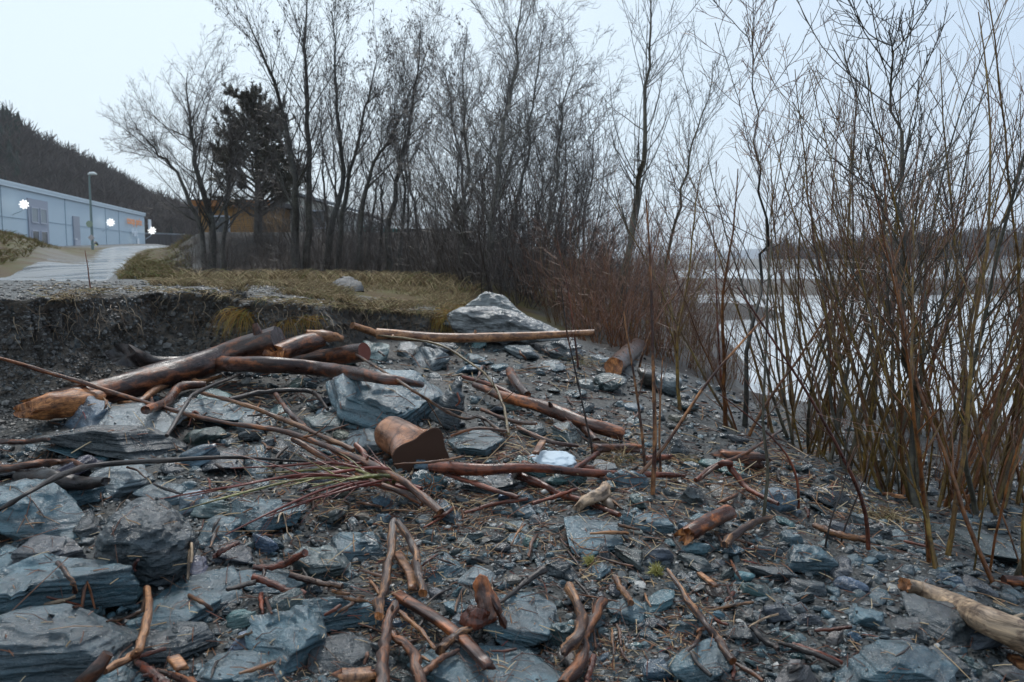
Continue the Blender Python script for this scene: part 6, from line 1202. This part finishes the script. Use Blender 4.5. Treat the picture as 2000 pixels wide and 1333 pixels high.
# ================================================================== plant litter (stuff)
def litter():
    rng = np.random.default_rng(55); n = 7500; P, R = [], []
    cl = [(rng.uniform(450, 1500), rng.uniform(780, 1330)) for _ in range(34)]+[(780, 985), (900, 965), (860, 1010), (1000, 980), (1250, 930), (1330, 935), (1100, 730), (640, 985), (720, 1000), (1150, 1110), (930, 905), (1150, 940), (1080, 960), (1230, 990), (880, 1000), (950, 1000), (1330, 1000), (1450, 940), (1560, 930), (1640, 960), (1700, 1000), (1500, 880), (1750, 1030)]
    for k in range(n):
        if rng.uniform() < .6: c = cl[int(rng.integers(len(cl)))]; px = c[0]+rng.normal()*45; py = c[1]+rng.normal()*22
        else: px = rng.uniform(-50, 2050); py = rng.uniform(680, 1345)
        if not ingrav(px, py): continue
        p, nn, st = hit(px, py); d = np.linalg.norm(p-EY)
        if nn.z < .35 or (st and rng.uniform() > .45): continue
        L = rng.lognormal(math.log(22), .6)/F*d; a = rng.uniform(0, 6.283); dr = np.array([math.cos(a), math.sin(a), 0]); dr = nrm(dr-np.array(nn)*dr.dot(np.array(nn))+np.array([0, 0, rng.uniform(0, .22)]))
        b = np.array([rng.normal(), rng.normal(), abs(rng.normal())])*L*.06; P.append([p-dr*L/2+np.array(nn)*.004, p+b*.35+np.array(nn)*.006, p+dr*L/2+np.array(nn)*.006]); r = max(rng.uniform(.8, 2.1)/2/F*d, .0006); R.append([r, r, r*.6])
    P, R = np.array(P), np.array(R); P = np.stack([P[:, 0], (P[:, 0]+P[:, 1])/2, P[:, 1], (P[:, 1]+P[:, 2])/2, P[:, 2]], 1); R = R[:, [0, 0, 1, 1, 2]]
    T, TR = [], []
    for k in range(1500):
        px = rng.uniform(-20, 1900) if k % 2 else rng.normal()*330+950; py = rng.uniform(690, 1340)
        if not ingrav(px, py): continue
        p, nn, st = hit(px, py); d = np.linalg.norm(p-EY)
        if nn.z < .4 or (st and rng.uniform() > .3): continue
        L = rng.uniform(35, 130)/F*d; a = rng.uniform(0, 6.283); dr = np.array([math.cos(a), math.sin(a), 0]); q = []; c = p-dr*L/2
        for s in range(5): q.append([c[0], c[1], down(c[0], c[1])[0]+.006+.006*(s % 2)]); a += rng.normal()*.28; c = c+np.array([math.cos(a), math.sin(a), 0])*L/4
        r = rng.uniform(.9, 2.4)/2/F*d; T.append(q); TR.append(np.linspace(1, .4, 5)*r)
    T = np.array(T); zm = T[:, :, 2]; T[:, :, 2] = np.minimum(zm, np.median(zm, 1, keepdims=True)+.03)
    vt, qt, _ = tubes(T, np.array(TR), 5); tag(obj('twig_litter', mesh('twig_litter', vt, qt, True), island_mat('tiny_dark_twigs', [(0, (.02, .012, .01)), (.4, (.07, .022, .014)), (.7, (.12, .045, .022)), (.9, (.03, .02, .018)), (1, (.25, .13, .06))], .4)), 'thin dark twigs strewn over the shore', 'twig litter', kind='stuff')
    v, q, a = tubes(P, R, 4)
    tag(obj('plant_litter', mesh('plant_litter', v, q, False), island_mat('straw_and_twigs', [(0, (.045, .018, .012)), (.25, (.14, .045, .022)), (.45, (.27, .12, .05)), (.7, (.44, .30, .16)), (.92, (.62, .48, .30)), (1, (.2, .02, .015))], .5)), 'straw and tiny twigs strewn over the shore', 'plant litter', kind='stuff')
litter()
# ================================================================== grass
def blades(name, label, spots, mat, rng, hh, lean, nb, wd=.004, droop=.5):
    n = len(spots)*nb; b = np.repeat(np.array(spots), nb, 0)+np.concatenate([rng.normal(size=(n, 2))*.05, np.zeros((n, 1))], 1)
    a = rng.uniform(0, 6.283, n); h = hh*rng.uniform(.45, 1.2, n); d = np.stack([np.cos(a)*lean, np.sin(a)*lean, np.ones(n)], -1); d = nrm(d); P = np.zeros((n, 4, 3)); P[:, 0] = b
    for k in range(1, 4): d = nrm(d+np.stack([np.cos(a)*.3*droop, np.sin(a)*.3*droop, -droop*.5*np.ones(n)*k/2], -1)); P[:, k] = P[:, k-1]+d*(h/3)[:, None]
    v, q, a_ = tubes(P, np.tile(np.array([1, .9, .6, .15])*wd, (n, 1)), 3)
    o = obj(name, mesh(name, v, q, False), mat); tag(o, label, 'grass', kind='stuff'); return o
M_dry = island_mat('dry_grass_blades', [(0, (.07, .045, .026)), (.35, (.17, .11, .055)), (.6, (.34, .25, .135)), (.8, (.46, .36, .21)), (.92, (.15, .15, .05)), (1, (.08, .10, .03))], .7, 0, .2)
M_green = island_mat('mixed_grass_blades', [(0, (.13, .085, .04)), (.4, (.17, .12, .05)), (.65, (.13, .13, .04)), (.8, (.09, .11, .03)), (1, (.2, .13, .06))], .7, 0, .2)
rng = np.random.default_rng(71)
sp = []
for k in range(2600):
    px = rng.uniform(300, 930); py = np.interp(px, [300, 480, 600, 760, 900], [548, 555, 560, 566, 590])+rng.uniform(-12, 40)*np.interp(px, [300, 560, 760, 930], [.25, .45, 1, 1])
    p, nn, st = hit(px, py)
    if st or nn.z < .6 or Hs(p[0], p[1]) < .55 or vn(np.array([p[0]*2.1, p[1]*1.2, 0]), 5) < rng.uniform(-.35, .45): continue
    sp.append(p)
blades('bank_grass', 'dry yellow grass along the top of the earth bank', sp, M_dry, rng, .15, .6, 8, .003)
sp = []
for k in range(700):
    px = rng.uniform(90, 900); py = np.interp(px, [0, 90, 230, 450, 560, 700, 830, 900], [600, 585, 564, 576, 590, 600, 612, 622])+rng.uniform(-7, 4)
    p, nn, st = hit(px, py)
    if st or (px < 560 and rng.uniform() < .7): continue
    sp.append(p)
blades('lip_grass', 'straw grass hanging over the lip of the earth bank', sp, M_dry, rng, .17, 1.1, 6, .0028, 1.5)
sp = []
for k in range(1700):
    px = rng.uniform(330, 950); Y = rng.uniform(15, 26); x = (px-1000)/F*Y
    if vn(np.array([x*.5, Y*.35, 3.]), 15) < rng.uniform(-.5, .3)-(.25 if Y > 22 else 0): continue
    sp.append(np.array([x, Y, Hs(x, Y)]))
blades('tall_grass', 'tall dry grass at the foot of the bare trees', sp, M_dry, rng, .42, .45, 6, .005)
sp = []
for k in range(2600):
    u = rng.uniform(-.70, -.51) if k % 2 else rng.uniform(-.46, -.375); Y = rng.uniform(20, 66); x = u*Y
    if k % 2 == 0 and u < np.interp(Y, [15, 20, 30, 45, 70], [-.48, -.46, -.45, -.437, -.418]): continue
    if k % 2 and u > np.interp(Y, [16, 22, 30, 45, 70], [-.70, -.62, -.568, -.53, -.495]): continue
    sp.append(np.array([x, Y, Hs(x, Y)]))
blades('verge_grass', 'green and brown grass on the road verges', sp, M_green, rng, .3, .5, 6, .012)
def tuft(label, px, py, n, h, mat, droop, rad, seed):
    rng = np.random.default_rng(seed); p, nn, _ = hit(px, py); a = rng.uniform(0, 6.283, n); P = np.zeros((n, 6, 3)); P[:, 0] = np.stack([rng.normal(size=n)*rad, rng.normal(size=n)*rad*.5, rng.normal(size=n)*rad*.3], -1)
    d = nrm(np.stack([np.cos(a)*.9, np.sin(a)*.9-.3, np.ones(n)*.7], -1)); hl = h*rng.uniform(.5, 1.2, n)
    for k in range(1, 6): d = nrm(d+np.array([0, -.05, -droop*.35])+rng.normal(size=(n, 3))*.06); P[:, k] = P[:, k-1]+d*(hl/5)[:, None]
    v, q, _ = tubes(P, np.tile(np.linspace(1, .25, 6)*.0028, (n, 1)), 3); tag(obj('grass_tuft', mesh('grass_tuft', v, q, False), mat, None, p), label, 'grass tuft', 'grass tufts on bank and shore')
M_tuft = island_mat('orange_grass', [(0, (.14, .06, .015)), (.5, (.32, .17, .04)), (.85, (.3, .24, .07)), (1, (.12, .14, .03))], .7, 0, .2)
for k, (px, py, n_, h, dr, rd, lb) in enumerate(((478, 612, 260, .34, 1.6, .09, 'orange drooping grass tuft hanging on the earth bank face'), (862, 618, 420, .34, 1.8, .14, 'thick yellow grass tuft hanging from the bank beside the grey boulders'), (880, 605, 300, .28, 1.6, .12, 'yellow grass tuft on the bank edge touching the rear boulder'), (600, 622, 110, .22, 1.6, .05, 'small yellow grass tuft hanging in the middle of the bank face'), (558, 628, 90, .25, 1.9, .05, 'thin rooty grass tuft hanging below the bank lip'), (1720, 1012, 240, .16, 1.0, .10, 'pale dry grass tuft lying at the foot of the willows'), (1660, 925, 90, .12, 1.2, .06, 'small dry grass tuft behind the red-footed sapling'), (1135, 712, 200, .12, .9, .12, 'matted dry grass tuft on the upper beach by the grey stone'), (1330, 905, 120, .14, .8, .08, 'green and dry grass tuft right of the orange-footed sapling'), (1205, 898, 70, .22, .6, .06, 'sparse green grass tuft in front of the square plank'), (125, 575, 80, .2, .8, .12, 'sparse green-yellow grass tuft on the gravel lip at left'))):
    tuft(lb, px, py, n_, h, M_tuft if k < 5 else M_dry, dr, rd, 800+k)
for px, py, lb in ((1153, 1102, 'yellow-green moss tuft lying in the gravel, left of its pair'), (1282, 1118, 'pale yellow moss tuft lying in the gravel beside the half-peeled stick')):
    p, _, _ = hit(px, py); r2 = np.random.default_rng(int(px)); n_ = 220; d = nrm(r2.normal(size=(n_, 3))+[0, 0, .5]); P = np.stack([d*.005, d*.022+r2.normal(size=(n_, 3))*.004, d*.04+r2.normal(size=(n_, 3))*.008], 1); v, q, _ = tubes(P, np.tile([.0016, .0014, .0007], (n_, 1)), 3)
    tag(obj('moss_tuft', mesh('moss_tuft', v, q, False), island_mat('yellow_moss', [(0, (.25, .22, .05)), (1, (.45, .42, .15))], .8), None, p), lb, 'moss')
# roots hanging on the earth bank (part of the bank's cover: nobody could count them)
def roots():
    rng = np.random.default_rng(66); P, R = [], []
    for k in range(230):
        px = rng.uniform(20, 880); py = np.interp(px, [0, 90, 230, 450, 560, 830, 900], [600, 585, 568, 580, 596, 612, 625])+rng.uniform(2, 70)*(1 if px < 500 else .5)
        p, nn, st = hit(px, py)
        if st or nn.z > .8: continue
        p = p+np.array(nn)*.02; d = nrm(np.array(nn)*.6+np.array([rng.normal()*.5, 0, -.5])); L = rng.uniform(.06, .3); q = [p]
        for s in range(5): d = nrm(d+np.array([0, 0, -.25])+rng.normal(size=3)*.3); q.append(q[-1]+d*L/5)
        P.append(q); R.append(np.linspace(rng.uniform(.0025, .006), .001, 6))
    v, q, _ = tubes(np.array(P), np.array(R), 4); tag(obj('hanging_roots', mesh('hanging_roots', v, q, True), island_mat('root_fibres', [(0, (.05, .03, .02)), (.6, (.16, .11, .07)), (1, (.32, .25, .17))], .7)), 'thin roots hanging from the eroded earth bank', 'roots', kind='stuff')
roots()
# ================================================================== air
def haze():
    V, Q, _ = box_vf((0, 1100, 29), (5600, 3000, 68))
    m = bpy.data.materials.new('haze'); m.use_nodes = True; N = m.node_tree.nodes; N.remove(N['Principled BSDF']); pv = N.new('ShaderNodeVolumePrincipled'); pv.inputs['Color'].default_value = (.97, .985, 1, 1); pv.inputs['Density'].default_value = .00024; pv.inputs['Anisotropy'].default_value = .2
    m.node_tree.links.new(pv.outputs[0], N['Material Output'].inputs['Volume'])
    o = obj('haze', mesh('haze', V, Q, False), m); tag(o, 'thin damp air between the shore and the far hills', 'haze', kind='stuff')
haze()
